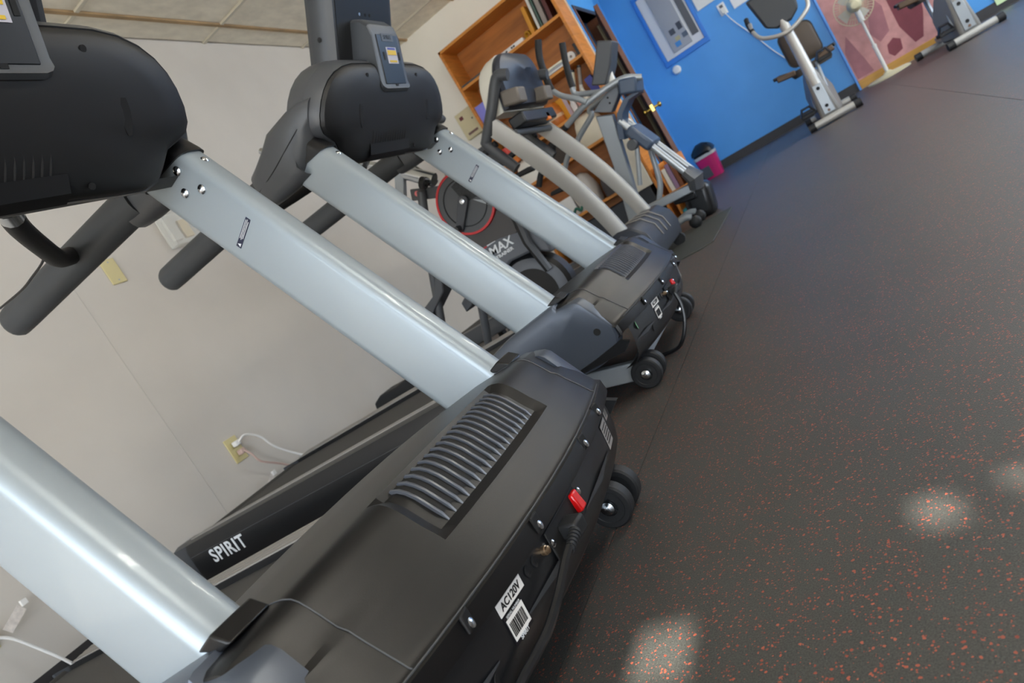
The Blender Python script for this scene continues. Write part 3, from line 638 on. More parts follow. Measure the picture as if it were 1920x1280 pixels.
MB().obox(h(-1.492,.599,.018), (.018,.002,.006), (1,0,.02)).ob('logo_bar', M_redring, X, smooth=0)
MB().lathe([(.125,-.012),(.150,-.012),(.172,0),(.172,.10),(.150,.11),(.125,.11)], h(-1.395,.29,.03), (0,1,0), 44).ob('flywheel_guard', mat('shroud_grey', (92,95,100), .45), X)
MB().lathe([(0,.012),(.128,.012),(.128,.09),(0,.09)], h(-1.395,.29,.03), (0,1,0), 40).ob('flywheel', mat('flywheel_dark', (30,28,26), .35, .5), X)
MB().lathe([(.172,.0),(.190,.02),(.190,.09),(.172,.1)], h(-1.395,.29,.03), (0,1,0), 40).ob('flywheel_rim', M_blk2, X)
MB().tube([h(-1.262,.70,.0),h(-1.285,.52,.0),h(-1.262,.36,.0)], [.028,.022,.02], 8).ob('frame_strut', M_blk2, X)
for pts, y in (([(-1.62,.98),(-1.805,.62),(-1.911,.396),(-2.02,.17)], .0), ([(-1.58,.70),(-1.701,.429),(-1.808,.189),(-1.85,.10)], .12)):
    MB().tube([h(a,b,y) for a, b in pts], [.022,.022,.021,.02], 12).ob('pedal_leg', M_dgrey, X)
MB().tube([h(-1.60,.38,.20),h(-1.649,.281,.20),h(-1.72,.13,.20)], .020, 10).ob('pedal_leg', M_dgrey, X)
for x0, z0, y in ((-1.99,.445,.03), (-1.80,.40,.18)):
    m = MB(); m.loft([[h(x0+a*1.35,z0+b*1.3+c*1.4,y+e) for a, b, c in ((-.02,0,-.02),(.06,.02,-.01),(.15,.06,.0),(.18,.10,.02),(.165,.115,.02),(.10,.055,.01),(0,.03,0),(-.02,.02,0))] for e in (-.06,.06)], True); m.ob('pedal', M_dgrey, X, bevel=.006)
m = MB(); m.loft([[h(a,b,e) for a, b in ((-2.53,.165),(-2.42,.135),(-2.24,.17),(-2.17,.215),(-2.20,.245),(-2.34,.225),(-2.46,.225),(-2.52,.20))] for e in (-.05,.09)], True); m.ob('pedal', M_rub, X, bevel=.008)
MB().obox(h(-1.80,.06,.12), (1.10,.06,.05), (1,0,0)).ob('base_beam', M_dgrey, X, bevel=.006)
for x in (-1.27, -2.33): MB().cyl(h(x,.035,-.20), h(x,.035,.42), .032, 12).ob('stabilizer', M_dgrey, X)
MB().tube([h(-2.33,.06,.12),h(-2.34,.16,.04)], .018, 8).ob('pedal_post', M_dgrey, X)
for x, z in ((-1.66,.25), (-1.60,.245)): MB().ball(h(x,z,.14), .018, 10).ob('orange_cap', mat('orange_red_cap', (240,96,50), .4), X)
MB().tube([h(-1.655,1.10,.02),h(-1.54,.99,.02)], .034, 14).ob('arm_housing', M_steel, X)
MB().obox(h(-1.60,.955,.03), (.20,.02,.055), (1,0,-.45)).ob('link_bar', M_dgrey, X, bevel=.004)
MB().lathe([(0,0),(.013,0),(.013,.001),(0,.001)], h(-1.655,.985,.017), (0,-1,0), 14).ob('warning_sticker', mat('pink_sticker', (226,120,120), .5), X)
MB().obox(h(-1.70,1.065,.01), (.05,.03,.12), (.6,0,-.4)).ob('arm_bracket', M_gsil, X, bevel=.005)
MB().lathe([(.016,-.012),(.030,-.012),(.030,.012),(.016,.012)], h(-1.57,1.0,-.03), (.8,0,-.6), 16).ob('arm_collar', M_blk2, X)
MB().tube([h(-1.56,.98,.06),h(-1.62,1.10,.06),h(-1.80,1.22,.06),h(-2.0,1.36,.06),h(-2.285,1.575,.06),h(-2.34,1.63,.06)], .017, 10).ob('handlebar', M_steel, X)
MB().tube([h(-2.20,1.512,.06),h(-2.225,1.66,.06)], [.022,.024], 12).ob('handle_grip', M_rub, X)
MB().tube([h(-1.50,.90,.1),h(-1.44,1.25,.1)], .03, 10).ob('console_mast', M_dgrey, X)
MB().obox(h(-1.46,1.30,.1), (.04,.26,.18), (.9,0,.35)).ob('console', M_dgrey, X, bevel=.015)

# ------------------------------------------------------------------ grey elliptical with twin roller rails
Q = thing('elliptical_trainer', 'grey elliptical machine with twin roller tubes and black upright grips', 'exercise machine', (-1.1, 4.9, 0))
def e(x, z, y=4.9): return (x+1.1, y-4.9, z)
m = MB(); m.loft([[e(a,z,4.9-w), e(b,z+d,4.9-w), e(b,z+d,4.9+w), e(a,z,4.9+w)] for a, b, z, d, w in ((-1.208,-1.104,1.0,-.05,.04),(-1.273,-1.185,.64,-.05,.042),(-1.36,-1.262,.30,-.03,.045),(-1.42,-1.33,.08,0,.048))], True); m.ob('column', M_gsil, Q, bevel=.008)
m = MB(); m.prism([(-1.204,1.029),(-1.098,.961),(-.99,1.04),(-.972,1.10),(-1.0,1.115)], lambda a, b, d: e(a,b,d), 4.84, 4.96); hdp = m.ob('head_plate', mat('mid_grey_plastic', (120,124,130), .5), Q, bevel=.006)
for a, b in ((-1.07,1.055), (-1.075,1.018)): MB().lathe([(0,0),(.007,0),(.007,.002),(0,.002)], e(a,b,4.839), (0,-1,0), 10).ob('screw', M_dark, hdp)
m = MB(); m.loft([[e(a,b,y) for y in (4.80,5.0)]+[e(a+.03,b-.02,5.0), e(a+.03,b-.02,4.80)] for a, b in ((-.90,.985),(-.98,.985),(-1.06,.93),(-1.10,.86),(-1.13,.78))], True); m.ob('front_cover', M_slate, Q, smooth=50)
MB().obox(e(-.91,1.04), (.12,.26,.10), (.9,0,-.4)).ob('head_block', M_slate, Q, bevel=.015)
m = MB(); m.tube(spline([e(-.815,1.04,4.83),e(-.931,1.10,4.80),e(-1.179,1.093,4.75),e(-1.385,1.043,4.75)], 5), .021, 12); m.ob('handrail', M_gsil, Q)
MB().tube([e(-1.385,1.043,4.75),e(-1.41,1.035,4.75)], .022, 12).ob('handrail_cap', M_rub, Q)
MB().tube(spline([e(-.95,1.09,5.0),e(-1.253,1.085,5.05),e(-1.275,1.04,5.05),e(-1.423,.965,5.05),e(-1.55,.89,5.05)], 5), .020, 12).ob('handrail', M_gsil, Q)
MB().tube(spline([e(-1.45,1.02,4.75),e(-1.512,1.006,4.75),e(-1.572,.947,4.75),e(-1.697,.882,4.75),e(-1.775,.804,4.75)], 4), .022, 12).ob('lower_arm', M_rub, Q)
MB().tube(spline([e(-1.50,.96,5.05),e(-1.533,.924,5.05),e(-1.629,.84,5.05),e(-1.74,.70,5.05)], 4), .020, 12).ob('lower_arm', M_gsil, Q)
for x, z, y, w in ((-1.83,.93,4.78,.09), (-1.72,.695,4.98,.085)):
    m = MB(); m.loft([[e(x-w,z+.012,y+q),e(x+w*.8,z-.012,y+q),e(x+w,z,y+q),e(x+w*.8,z+.03,y+q),e(x-w*.8,z+.04,y+q)] for q in (-.05,.05)], True); m.ob('pedal', M_rub, Q, bevel=.012)
m = MB(); m.loft([[e(a,b,y) for y in (4.80,5.0)]+[e(a+tx,b+tz,5.0), e(a+tx,b+tz,4.80)] for a, b, tx, tz in ((-.945,1.392,.085,-.055),(-1.035,1.275,.09,-.06),(-1.118,1.177,.085,-.05))], True); dsp = m.ob('console_display', M_dgrey, Q, bevel=.01)
MB().obox(e(-.93,1.27), (.012,.17,.15), (.82,0,-.55), (.55,0,.82)).ob('display_back', mat('console_blue', (44,86,142), .4), dsp, bevel=.004)
MB().tube([e(-1.0,1.20),e(-1.02,1.06)], .03, 10).ob('console_neck', M_offw, Q)
for arm, y in (([(-1.181,1.096),(-1.221,1.149),(-1.296,1.218),(-1.34,1.287)], 4.72), ([(-1.12,1.13),(-1.20,1.17),(-1.307,1.231),(-1.30,1.30)], 5.08)):
    MB().tube(spline([e(a,b,y) for a, b in arm], 4), .019, 12).ob('moving_arm', M_gsil, Q)
MB().tube(spline([e(-1.34,1.287,4.72),e(-1.337,1.349,4.72),e(-1.305,1.502,4.72),e(-1.251,1.607,4.72)], 4), .024, 12).ob('hand_grip', M_rub, Q)
MB().tube(spline([e(-1.30,1.28,5.08),e(-1.291,1.331,5.08),e(-1.255,1.455,5.08),e(-1.211,1.571,5.08)], 4), .024, 12).ob('hand_grip', M_rub, Q)
M_alu = mat('brushed_tube', (176,180,182), .35, .5)
for y, pts in ((4.82, [(-1.074,.883),(-.853,.341)]), (5.0, [(-1.085,.905),(-.846,.345)])):
    MB().tube([e(a,b,y) for a, b in pts], .024, 14).ob('roller_tube', M_alu, Q)
MB().obox(e(-1.005,.715), (.20,.30,.075), (.4,0,-.9)).ob('roller_carriage', M_slate, Q, bevel=.02)
MB().lathe([(0,-.03),(.032,-.03),(.036,-.02),(.036,.03),(0,.03)], e(-1.057,.70,4.74), (0,1,0), 16).ob('pivot_knob', M_dgrey, Q)
MB().tube([e(-.87,.37),e(-.835,.30),e(-.86,.235)], [.04,.055,.045], 10, sx=3.2, up=(1,0,0)).ob('corner_joint', M_dgrey, Q)
MB().obox(e(-1.06,.262), (.44,.10,.055), (1,0,-.05)).ob('base_beam', M_gsil, Q, bevel=.006)
MB().tube([e(-1.036,.70,4.78),e(-1.155,.446,4.78)], .017, 10).ob('link_rod', M_gsil, Q)
MB().tube(spline([e(-1.00,.66,5.0),e(-1.029,.599,5.0),e(-1.076,.394,5.0),e(-1.143,.283,5.0)], 4), .020, 10).ob('link_rod', M_gsil, Q)
MB().obox(e(-.94,.125,5.24), (.20,.22,.25), (1,0,-.2)).ob('rear_housing', M_blk2, Q, bevel=.05, seg=3)
MB().obox(e(-1.0,.20,5.12), (.16,.12,.05), (1,0,-.2)).ob('housing_arm', M_blk2, Q, bevel=.01)
for y in (4.80, 5.02):
    MB().tube(spline([e(-1.30,.05,y),e(-1.086,.088,y),e(-1.009,.100,y),e(-.964,.085,y)], 4), .022, 12).ob('stabilizer', M_gsil, Q)
    MB().ball(e(-.958,.045,y), .045, 12, (1,.7,1)).ob('stabilizer_wheel', M_rub, Q)
MB().obox(e(-1.35,.04), (.10,.5,.08), (1,0,0)).ob('front_foot', M_dgrey, Q, bevel=.01)

# ------------------------------------------------------------------ bookcase and what stands on it
KS = 1.157
MB.xf = lambda p: (p[0]*KS, p[1]*KS, max(0.0, p[2]*KS-.083))   # shelving drawn at 1/1.157 of its size
K = thing('bookcase', 'tall open oak bookcase against the white wall', 'bookcase', (-1.6425*KS, 5.405*KS, 0))
bx0, bx1, by0, by1 = -.4875, .4875, -.145, .150
SH = [.10, .485, .885, 1.140, 1.470, 1.790]
for x in (bx0, bx1-.022): MB().box(x, x+.022, by0, by1, 0, 2.115).ob('side_panel', M_wood, K, bevel=.002)
MB().box(bx0, bx1, by0, by1, 2.093, 2.115).ob('top_panel', M_woodh, K, bevel=.002)
MB().box(bx0+.022, bx1-.022, by1-.008, by1, .1, 2.093).ob('back_panel', mat('oak_back', (172,106,44), .5, var=.22, vscale=4, aniso=(.8,1,6)), K, smooth=0)
for z in SH: MB().box(bx0+.022, bx1-.022, by0+.004, by1-.008, z-.022, z).ob('shelf', M_woodh, K, bevel=.002)
MB().box(bx0+.022, bx1-.022, by0+.01, by0+.025, 0, .078).ob('plinth', M_wood, K)
def item(name, mb, m, label, cat, group=None, bevel=.0, smooth=40):
    return tag(mb.ob(name, m, bevel=bevel, smooth=smooth), label, cat, group)
z1, z2, z3, z4, z5, z6 = SH[5], SH[4], SH[3], SH[2], SH[1], SH[0]
wb = item('narrow_box', MB().obox((-1.637,5.33,z1+.0175), (.27,.07,.035), (1,.03,0)), M_paper, 'long narrow white box lying on the top shelf', 'box', bevel=.003)
for dx in (-.02, .03, .05): MB().obox((-1.637+dx,5.294,z1+.018), (.015,.002,.012), (1,.03,0)).ob('printed_mark', M_blkprint, wb, smooth=0)
wb.select_set(False)
item('clipboard', MB().obox((-2.0,5.36,z1+.010), (.22,.16,.016), (1,0,.0)), M_dgrey, 'dark flat folder lying at the end of the top shelf', 'folder', bevel=.003)
item('hole_punch', MB().obox((-1.865,5.38,z1+.022), (.06,.05,.04), (1,.2,0)), M_blk2, 'small black gadget beside the flat folder', 'gadget', bevel=.006)
item('tape_roll', MB().lathe([(.02,-.012),(.033,-.012),(.033,.012),(.02,.012)], (-1.47,5.37,z1+.033), (.6,1,0), 20), mat('yellow_tape', (196,146,34), .5), 'yellow tape roll beside the narrow white box', 'tape')
fd = [('yellow folder standing upright on the top shelf', (206,140,36), -1.40, .03, .20, .20), ('white binder leaning beside the yellow folder', (216,214,206), -1.345, .02, .23, .16), ('green folder squeezed between binder and magazines', (70,96,88), -1.318, .012, .24, .16), ('grey glossy magazine stack at the upright end', (150,140,134), -1.285, .034, .22, .15), ('dark red book next to the bookcase side', (84,34,32), -1.235, .03, .23, .18)]
for lab, colr, x, w, hh, dp in fd:
    item('folder' if 'fold' in lab or 'bind' in lab else 'book', MB().obox((x,5.28+dp/2+.01,z1+hh/2+.002), (w,dp,hh), (1,0,-.09)), mat(lab[:14], colr, .5), lab, 'folder' if 'fold' in lab or 'bind' in lab else 'book', bevel=.002)
item('tape_spool', MB().lathe([(.010,-.015),(.036,-.015),(.036,.015),(.010,.015)], (-1.265,5.35,z2+.036), (.1,1,0), 20), M_paper, 'small white reel standing on the second shelf', 'reel')
item('cassette_case', MB().obox((-1.20,5.40,z2+.05), (.03,.15,.10), (1,0,0)), M_blk2, 'black case against the side of the second shelf', 'case', bevel=.003)
for k, colr in enumerate(((225,225,222),(168,170,176),(232,226,200))):
    item('paper_pad', MB().obox((-1.40+.01*k,5.36,z2+.009+.015*k), (.17,.2,.013), (1,.05*k,0)), mat('pad_%d' % k, colr, .7), ('lowest', 'middle', 'topmost')[k]+' pad of the paper stack on the second shelf', 'paper pad', 'papers on the second shelf', bevel=.001)
item('notebook', MB().obox((-2.06,5.30,z2+.075), (.10,.02,.15), (1,0,.0)), mat('periwinkle_card', (132,132,216), .5), 'periwinkle card standing at the end of the second shelf', 'card', bevel=.001)
item('grey_box', MB().box(-2.09,-1.80,5.36,5.52,z2,z2+.16), M_dgrey, 'dark grey box behind the periwinkle card', 'box', bevel=.004)
# third shelf
ob_ = item('pill_jar', MB().lathe([(0,0),(.058,0),(.064,.01),(.064,.125),(.05,.15),(.045,.17),(0,.17)], (-1.59,5.34,z3), (0,0,1), 20), mat('amber_jar', (196,110,40), .3), 'round amber jar with pale band on the third shelf', 'jar')
MB().lathe([(.0645,.05),(.0655,.05),(.0655,.075),(.0645,.075)], (-1.59,5.34,z3), (0,0,1), 20).ob('jar_band', mat('jar_band', (230,190,150), .5), ob_)
yb_ = item('yellow_carton', MB().obox((-1.50,5.40,z3+.085), (.09,.10,.17), (1,-.15,0)), mat('yellow_carton', (226,158,40), .5), 'yellow carton standing behind the amber jar', 'carton', bevel=.002)
MB().obox((-1.472,5.346,z3+.085), (.03,.003,.15), (1,-.15,0)).ob('label_strip', mat('lilac_strip', (200,180,190), .6), yb_, smooth=0)
for k, (x, hh, c_, lab) in enumerate(((-1.425,.11,(232,228,226),'small white bottle right of the yellow carton'), (-1.37,.10,(220,160,150),'pinkish bottle behind the elliptical arm'), (-1.31,.13,(238,234,220),'cream bottle near the bookcase side on the third shelf'))):
    b_ = item('bottle', MB().lathe([(0,0),(.022,0),(.024,.006),(.024,hh*.7),(.012,hh*.85),(.012,hh),(0,hh)], (x,5.33,z3), (0,0,1), 14), mat('bottle_%d' % k, c_, .35), lab, 'bottle')
    MB().lathe([(0,hh),(.014,hh),(.014,hh+.015),(0,hh+.015)], (x,5.33,z3), (0,0,1), 12).ob('bottle_cap', mat('cap_red', (170,60,54), .4) if k == 0 else M_offw, b_)
for k, (x, colr) in enumerate(((-1.345,(238,232,204)), (-1.285,(150,140,130)))):
    f_ = item('tube_bottle', MB().tube([(x-.03,5.38,z3+.165),(x+.02,5.38,z3+.275)], .016, 12), mat('tube_%d' % k, colr, .4), ('pale' if k == 0 else 'brown')+' slim tube with black trim on the third shelf', 'bottle')
    MB().tube([(x-.058,5.38,z3+.10),(x-.03,5.38,z3+.165)], .014, 10).ob('tube_base', M_offw, f_); MB().tube([(x+.02,5.38,z3+.275),(x+.027,5.38,z3+.29)], .017, 10).ob('tube_cap', M_blk2, f_)
    MB().tube([(x-.066,5.38,z3+.0),(x-.058,5.38,z3+.10)], .013, 10).ob('tube_stem', M_offw, f_)
item('blue_box', MB().obox((-1.235,5.40,z3+.095), (.06,.12,.17), (1,.1,.12)), mat('blue_box', (62,66,150), .5), 'dark blue box at the third shelf end', 'box', bevel=.003)
item('file_box', MB().box(-2.08,-1.78,5.34,5.52,z3,z3+.20), mat('kraft_dark', (120,74,40), .6), 'brown carton on the third shelf behind the curved treadmill', 'box', bevel=.004)
item('red_cup', MB().lathe([(0,0),(.03,0),(.038,.09),(.035,.09),(.028,.004)], (-2.06,5.30,z3), (0,0,1), 16), mat('red_cup', (206,60,44), .4), 'small red cup at the end of the third shelf', 'cup')
# fourth shelf
def bag(name, cx, cy, z, w, d, hh, m, label, cat, seed):
    r = random.Random(seed); rings = []
    for i, t in enumerate((0,.15,.4,.7,.9,1.0)):
        k = (1.0, 1.05, 1.04, .95, .75, .35)[i]
        rings.append([(cx+w/2*k*math.copysign(abs(math.cos(a))**.6, math.cos(a))*(1+r.uniform(-.08,.08)), cy+d/2*k*math.copysign(abs(math.sin(a))**.6, math.sin(a))*(1+r.uniform(-.06,.06)), z+hh*t+r.uniform(-.008,.008)*(i > 0)) for a in [2*PI*q/14 for q in range(14)]])
    return item(name, MB().loft(rings, True), m, label, cat, smooth=60)
M_bagw = mat('white_cloth_bag', (228,218,196), .8, bump=.8, bscale=40)
bag('cloth_bag', -1.41, 5.37, z4, .22, .22, .235, M_bagw, 'cream cloth bag filling the fourth shelf beside the grey column', 'bag', 1)
bag('plastic_bag', -2.0, 5.38, z4, .19, .22, .20, mat('white_plastic_bag', (232,228,218), .5, bump=.6, bscale=30), 'white plastic bag on the fourth shelf between the curved uprights', 'bag', 2)
item('orange_case', MB().obox((-2.055,5.29,z4+.215), (.12,.04,.05), (1,0,.2)), M_orange, 'orange tool case above the white plastic bag', 'case', bevel=.006)
bag('dark_bag', -1.72, 5.38, z4, .24, .2, .19, mat('brown_black_cloth', (62,52,46), .7, bump=.8, bscale=40), 'dark brown cloth bundle on the fourth shelf', 'bag', 3)
# fifth and lowest shelf
bag('sack', -1.69, 5.38, z5, .20, .2, .27, mat('grey_white_sack', (200,194,186), .7, bump=.8, bscale=30), 'pale grey sack on the fifth shelf', 'sack', 4)
bag('duffel_bag', -1.44, 5.36, z5, .22, .22, .17, mat('charcoal_duffel', (74,70,72), .7, bump=.8, bscale=30), 'charcoal folded bag on the fifth shelf', 'bag', 5)
item('white_carton', MB().box(-1.98,-1.80,5.32,5.5,z5,z5+.16), M_paper, 'white carton on the fifth shelf', 'carton', bevel=.003)
item('green_band', MB().tube(spline([(-1.84,5.275,z5+.012),(-1.80,5.285,z5+.05),(-1.77,5.275,z5+.02),(-1.75,5.29,z5+.04)], 4), .011, 8), mat('green_band', (30,96,80), .5), 'dark green exercise band on the fifth shelf edge', 'exercise band')
item('whiteboard', MB().obox((-1.24,5.235,.60), (.13,.012,.40), (1,0,.0), (.05,.05,1)), mat('cream_board', (214,208,192), .5), 'cream board leaning on the bookcase behind the roller tubes', 'board', bevel=.002)
item('storage_bin', MB().box(-2.06,-1.22,5.30,5.52,z6,z6+.30), mat('charcoal_bin', (44,48,54), .5), 'dark storage bin on the lowest shelf', 'bin', bevel=.01)
# low crate with books next to the bookcase
CB = thing('book_crate', 'low oak book crate beside the tall bookcase', 'crate', (-1.03*KS, 5.40*KS, 0))
for x in (-.08, .07): MB().box(x, x+.016, -.15, .13, 0, .50).ob('crate_side', M_wood, CB, bevel=.002)
for z in (.02, .26): MB().box(-.064, .07, -.145, .13, z, z+.016).ob('crate_shelf', M_woodh, CB)
MB().box(-.08, .086, .13, .14, 0, .5).ob('crate_back', M_wood, CB)
for k, (c_, lab) in enumerate((((232,228,216),'white paperback in the low crate'), ((150,120,150),'mauve paperback in the low crate'), ((120,70,40),'brown paperback in the low crate'))):
    item('book', MB().box(-1.09+.035*k,-1.06+.035*k,5.265,5.45,.277,.45+.02*k), mat(lab, c_, .6), lab, 'book', 'books in the low crate', bevel=.001)
item('teal_box', MB().box(-1.09,-.97,5.255,5.45,.037,.12), mat('teal_card', (46,150,170), .5), 'teal box at the bottom of the low crate', 'box', bevel=.002)

MB.xf = None
# ------------------------------------------------------------------ door, frame, far wall fittings
dr = thing('door_1', 'brown door standing open edge-on with brass knobs', 'door', (-1.325, 7.33, 0)); dr['kind'] = 'structure'; del dr['category']
lf = Vector((.165, -.735, 0)); ll = lf.length; ld_ = lf.normalized(); nn = Vector((-ld_.y, ld_.x, 0))
MB().obox(lf/2+Vector((0,0,.99)), (ll,.040,1.96), ld_).ob('door_leaf', M_door, dr, bevel=.002)
kp = lf-ld_*.06+Vector((0,0,.95))
for sgn in (-1, 1):
    k_ = MB().lathe([(0,0),(.026,0),(.026,.006),(.012,.010),(.010,.035),(.024,.045),(.026,.058),(.016,.068),(0,.070)], kp+nn*(.02*sgn), nn*sgn, 18).ob('door_knob', M_brass, dr)
MB().obox(lf+Vector((0,0,.95))+ld_*.001, (.003,.026,.06), ld_).ob('latch_plate', M_brass, dr)
fr = MB(); fr.box(XR-.12, XR+.012, 6.485, 6.52, 0, 2.05); 
struct(fr.ob('trim_4', M_door, bevel=.003)); struct(MB().box(XR-.13, XR+.006, 7.312, 7.33, 0, 2.05).ob('trim_5', M_door, bevel=.003)); struct(MB().box(XR-.12, XR+.010, 6.485, 7.37, 2.03, 2.07).ob('trim_6', mat('dark_door_head', (40,34,36), .4), bevel=.003))
st_ = MB(); 
for dx in (0, .022): struct(MB().box(-1.345-dx, -1.330-dx, 7.296, 7.311, .62, 1.95).ob('trim_7', mat('pale_strip', (206,198,160), .4), bevel=.002))
ep = thing('electrical_panel', 'grey electrical panel in a blue frame on the far wall', 'electrical panel', (-.97, YF, 1.8))
for a in ((-.31,.28,-.01,.0,-.36,-.30),(-.31,.28,-.01,.0,.54,.58),(-.31,-.27,-.01,.0,-.30,.54),(.24,.28,-.01,.0,-.30,.54)):
    MB().box(a[0],a[1],-.03,0,a[4],a[5]).ob('panel_frame', mat('blue_frame', (40,120,205), .4), ep, bevel=.004)
MB().box(-.265,.235,-.012,0,-.295,.535).ob('panel_cover', mat('panel_grey', (206,206,206), .4, .2), ep, smooth=0)
MB().box(-.15,.10,-.026,-.012,-.255,.50).ob('panel_door', mat('panel_grey2', (150,152,156), .35, .3), ep, bevel=.004)
MB().box(.13,.215,-.020,-.012,-.20,.50).ob('panel_side', mat('panel_dark', (88,88,90), .5), ep, smooth=0)
for k, (x, z, w, hh, c_) in enumerate(((-.09,-.06,.07,.07,(60,66,76)),(.02,-.05,.06,.09,(48,54,66)),(-.06,-.15,.06,.05,(170,160,120)),(-.09,-.215,.07,.06,(60,130,190)),(.03,-.16,.07,.06,(80,90,104)))):
    MB().box(x,x+w,-.028,-.026,z,z+hh).ob('panel_label', mat('panel_label_%d' % k, c_, .5), ep, smooth=0)
item('night_light', MB().lathe([(0,0),(.055,0),(.055,.02),(.04,.04),(0,.045)], (-1.19,YF,1.363), (0,-1,0), 20), M_paper, 'round white dome fixed below the electrical panel', 'wall light')
nb_ = item('notice_board', MB().box(-.66,-.36,YF-.02,YF,1.80,2.15), M_offw, 'cream sheet on the blue wall beside the electrical panel', 'notice', bevel=.002)
item('notice_sheet', MB().box(-.30,-.13,YF-.01,YF,1.58,1.90), M_paper, 'smaller white sheet on the blue wall above the bike handle', 'notice', bevel=.001)
wo = thing('wall_outlet', 'white outlet with plugged adapter on the blue wall', 'outlet', (-.415, YF, 1.66))
MB().box(-.045,.045,-.008,0,-.07,.07).ob('outlet_plate', M_paper, wo, bevel=.003)
MB().box(-.02,.03,-.05,-.008,-.06,.005).ob('adapter', M_offw, wo, bevel=.004)
MB().box(-.02,.02,-.010,-.008,.015,.05).ob('socket', M_dgrey, wo, bevel=.002)
tag(MB().tube(spline([(-.41,YF-.05,1.60),(-.36,YF-.02,1.45),(-.25,YF-.012,1.20),(-.14,YF-.012,.92),(-.02,YF-.02,.70),(.12,YF-.03,.58),(.30,YF-.012,.50),(.42,YF-.012,.62)], 6), .006, 6).ob('adapter_cord', M_paper), 'thin white cord running down the blue wall', 'cord')
# trash can
tc_ = thing('trash_can', 'magenta waste bin with black bag by the door', 'waste bin', (-1.30, 8.9, 0))
m = MB(); m.loft([[(a,b,0) for a, b in rrect(.20,.20,.03,3)], [(a,b,.27) for a, b in rrect(.25,.25,.03,3)]], True); m.ob('bin_body', M_pink, tc_)
m = MB(); m.loft([[(a,b,.265) for a, b in rrect(.255,.255,.03,3)], [(a,b,.30) for a, b in rrect(.262,.262,.03,3)]], True); m.ob('bag_rim', mat('clear_bag_rim', (196,196,190), .4), tc_)
r_ = random.Random(4); m = MB(); m.loft([[(a*k+r_.uniform(-.015,.015),b*k+r_.uniform(-.015,.015),z) for a, b in rrect(.25,.25,.05,3)] for z, k in ((.295,.98),(.33,1.0),(.37,.9),(.41,.6),(.44,.3))], True); m.ob('bin_bag', M_bag, tc_)
MB().box(-.11,-.0,-.117,-.10,.03,.16).ob('bin_patch', M_dgrey, tc_)

# mural and wooden strip
mu = thing('wall_mural', 'pink and maroon brick picture panel behind the fan', 'wall picture', (1.09, YF+.05, 0))
MB().box(-.612,.605,-.02,0,.10,2.30).ob('mural_panel', mat('pink_brick', (196,140,134), .6, var=.16, vscale=9), mu, smooth=0)
M_mar = mat('maroon_paint', (122,54,62), .6, var=.08, vscale=10); M_mau = mat('mauve_paint', (160,104,108), .6, var=.1, vscale=10)
for poly, m_ in (([(-.02,.95),(-.02,.40),(.05,.16),(.14,.17),(.24,.42),(.28,.60),(.40,.80),(.36,1.2),(.1,1.2)], M_mar), ([(-.22,.20),(-.20,.29),(-.12,.33),(-.06,.28),(-.08,.17),(-.18,.14)], M_mar), ([(-.60,.12),(-.60,.45),(-.52,.62),(-.45,.30),(-.42,.12)], M_mau), ([(-.30,.50),(-.16,.90),(-.08,.70),(-.12,.42),(-.24,.36)], M_mau), ([(.42,.14),(.40,.60),(.55,.75),(.60,.3)], M_mar)):
    MB().prism(poly, xz, -.0215, -.02).ob('painted_shape', m_, mu, smooth=0)
MB().box(-.612,.605,-.035,0,0,.10).ob('wood_strip', mat('golden_wood', (190,138,52), .45, var=.12, vscale=6, aniso=(.5,4,4)), mu, bevel=.003)
item('green_card', MB().box(1.91,2.02,YF-.02,YF-.008,.06,.32), mat('pale_green_card', (206,228,176), .6), 'pale green card low on the far wall', 'card')

# ------------------------------------------------------------------ pedestal fan
F_ = thing('pedestal_fan', 'cream pedestal fan in front of the pink picture panel', 'fan', (.745, 9.12, 0))
MB().lathe([(0,0),(.225,0),(.225,.012),(.20,.026),(.05,.04),(.03,.06),(0,.06)], (0,0,0), (0,0,1), 32).ob('base', M_cream, F_)
MB().tube([(0,0,.05),(0,0,.36),(0,0,.37),(0,0,.68)], [.02,.02,.014,.014], 12).ob('pole', M_offw, F_)
MB().lathe([(.02,0),(.024,0),(.024,.03),(.02,.03)], (0,0,.35), (0,0,1), 12).ob('pole_collar', M_offw, F_)
MB().lathe([(0,.0),(.06,0),(.075,.03),(.07,.12),(.04,.16),(0,.165)], (0,.0,.85), (0,-1,0), 20).ob('motor', M_cream, F_)
MB().tube([(0,-.05,.66),(0,-.05,.80)], .03, 10).ob('neck', M_offw, F_)
fg = thing.__globals__['MB']()
fc = MB()
for k in range(40):
    a = 2*PI*k/40
    for y, rr in ((-.02,1), (.14,1)):
        pass
    fc.tube([(.03*math.cos(a),.0,.85+.03*math.sin(a)),(.14*math.cos(a),.01,.85+.14*math.sin(a)),(.195*math.cos(a),.06,.85+.195*math.sin(a)),(.195*math.cos(a),.10,.85+.195*math.sin(a)),(.12*math.cos(a),.16,.85+.12*math.sin(a)),(.02*math.cos(a),.17,.85+.02*math.sin(a))], .0018, 4)
cg = fc.ob('cage', M_cream, F_)
for rr, y in ((.197,.08), (.14,.01), (.09,.003)): MB().tube([(rr*math.cos(2*PI*k/40), y, .85+rr*math.sin(2*PI*k/40)) for k in range(41)], .005 if rr > .19 else .002, 6, cap=False).ob('cage_ring', M_cream, cg)
for k in range(4):
    a = 2*PI*k/4+.4; u_ = Vector((math.cos(a),0,math.sin(a))); v_ = Vector((-math.sin(a),0,math.cos(a))); c_ = Vector((0,.09,.85))
    MB().loft([[c_+u_*r_+v_*w_+Vector((0,y_,0)) for w_, y_ in ((-w,-.015),(w,.015),(w,.018),(-w,-.012))] for r_, w in ((.03,.02),(.10,.05),(.165,.06))], True).ob('fan_blade', mat('fan_blade_grey', (200,198,190), .4), F_)

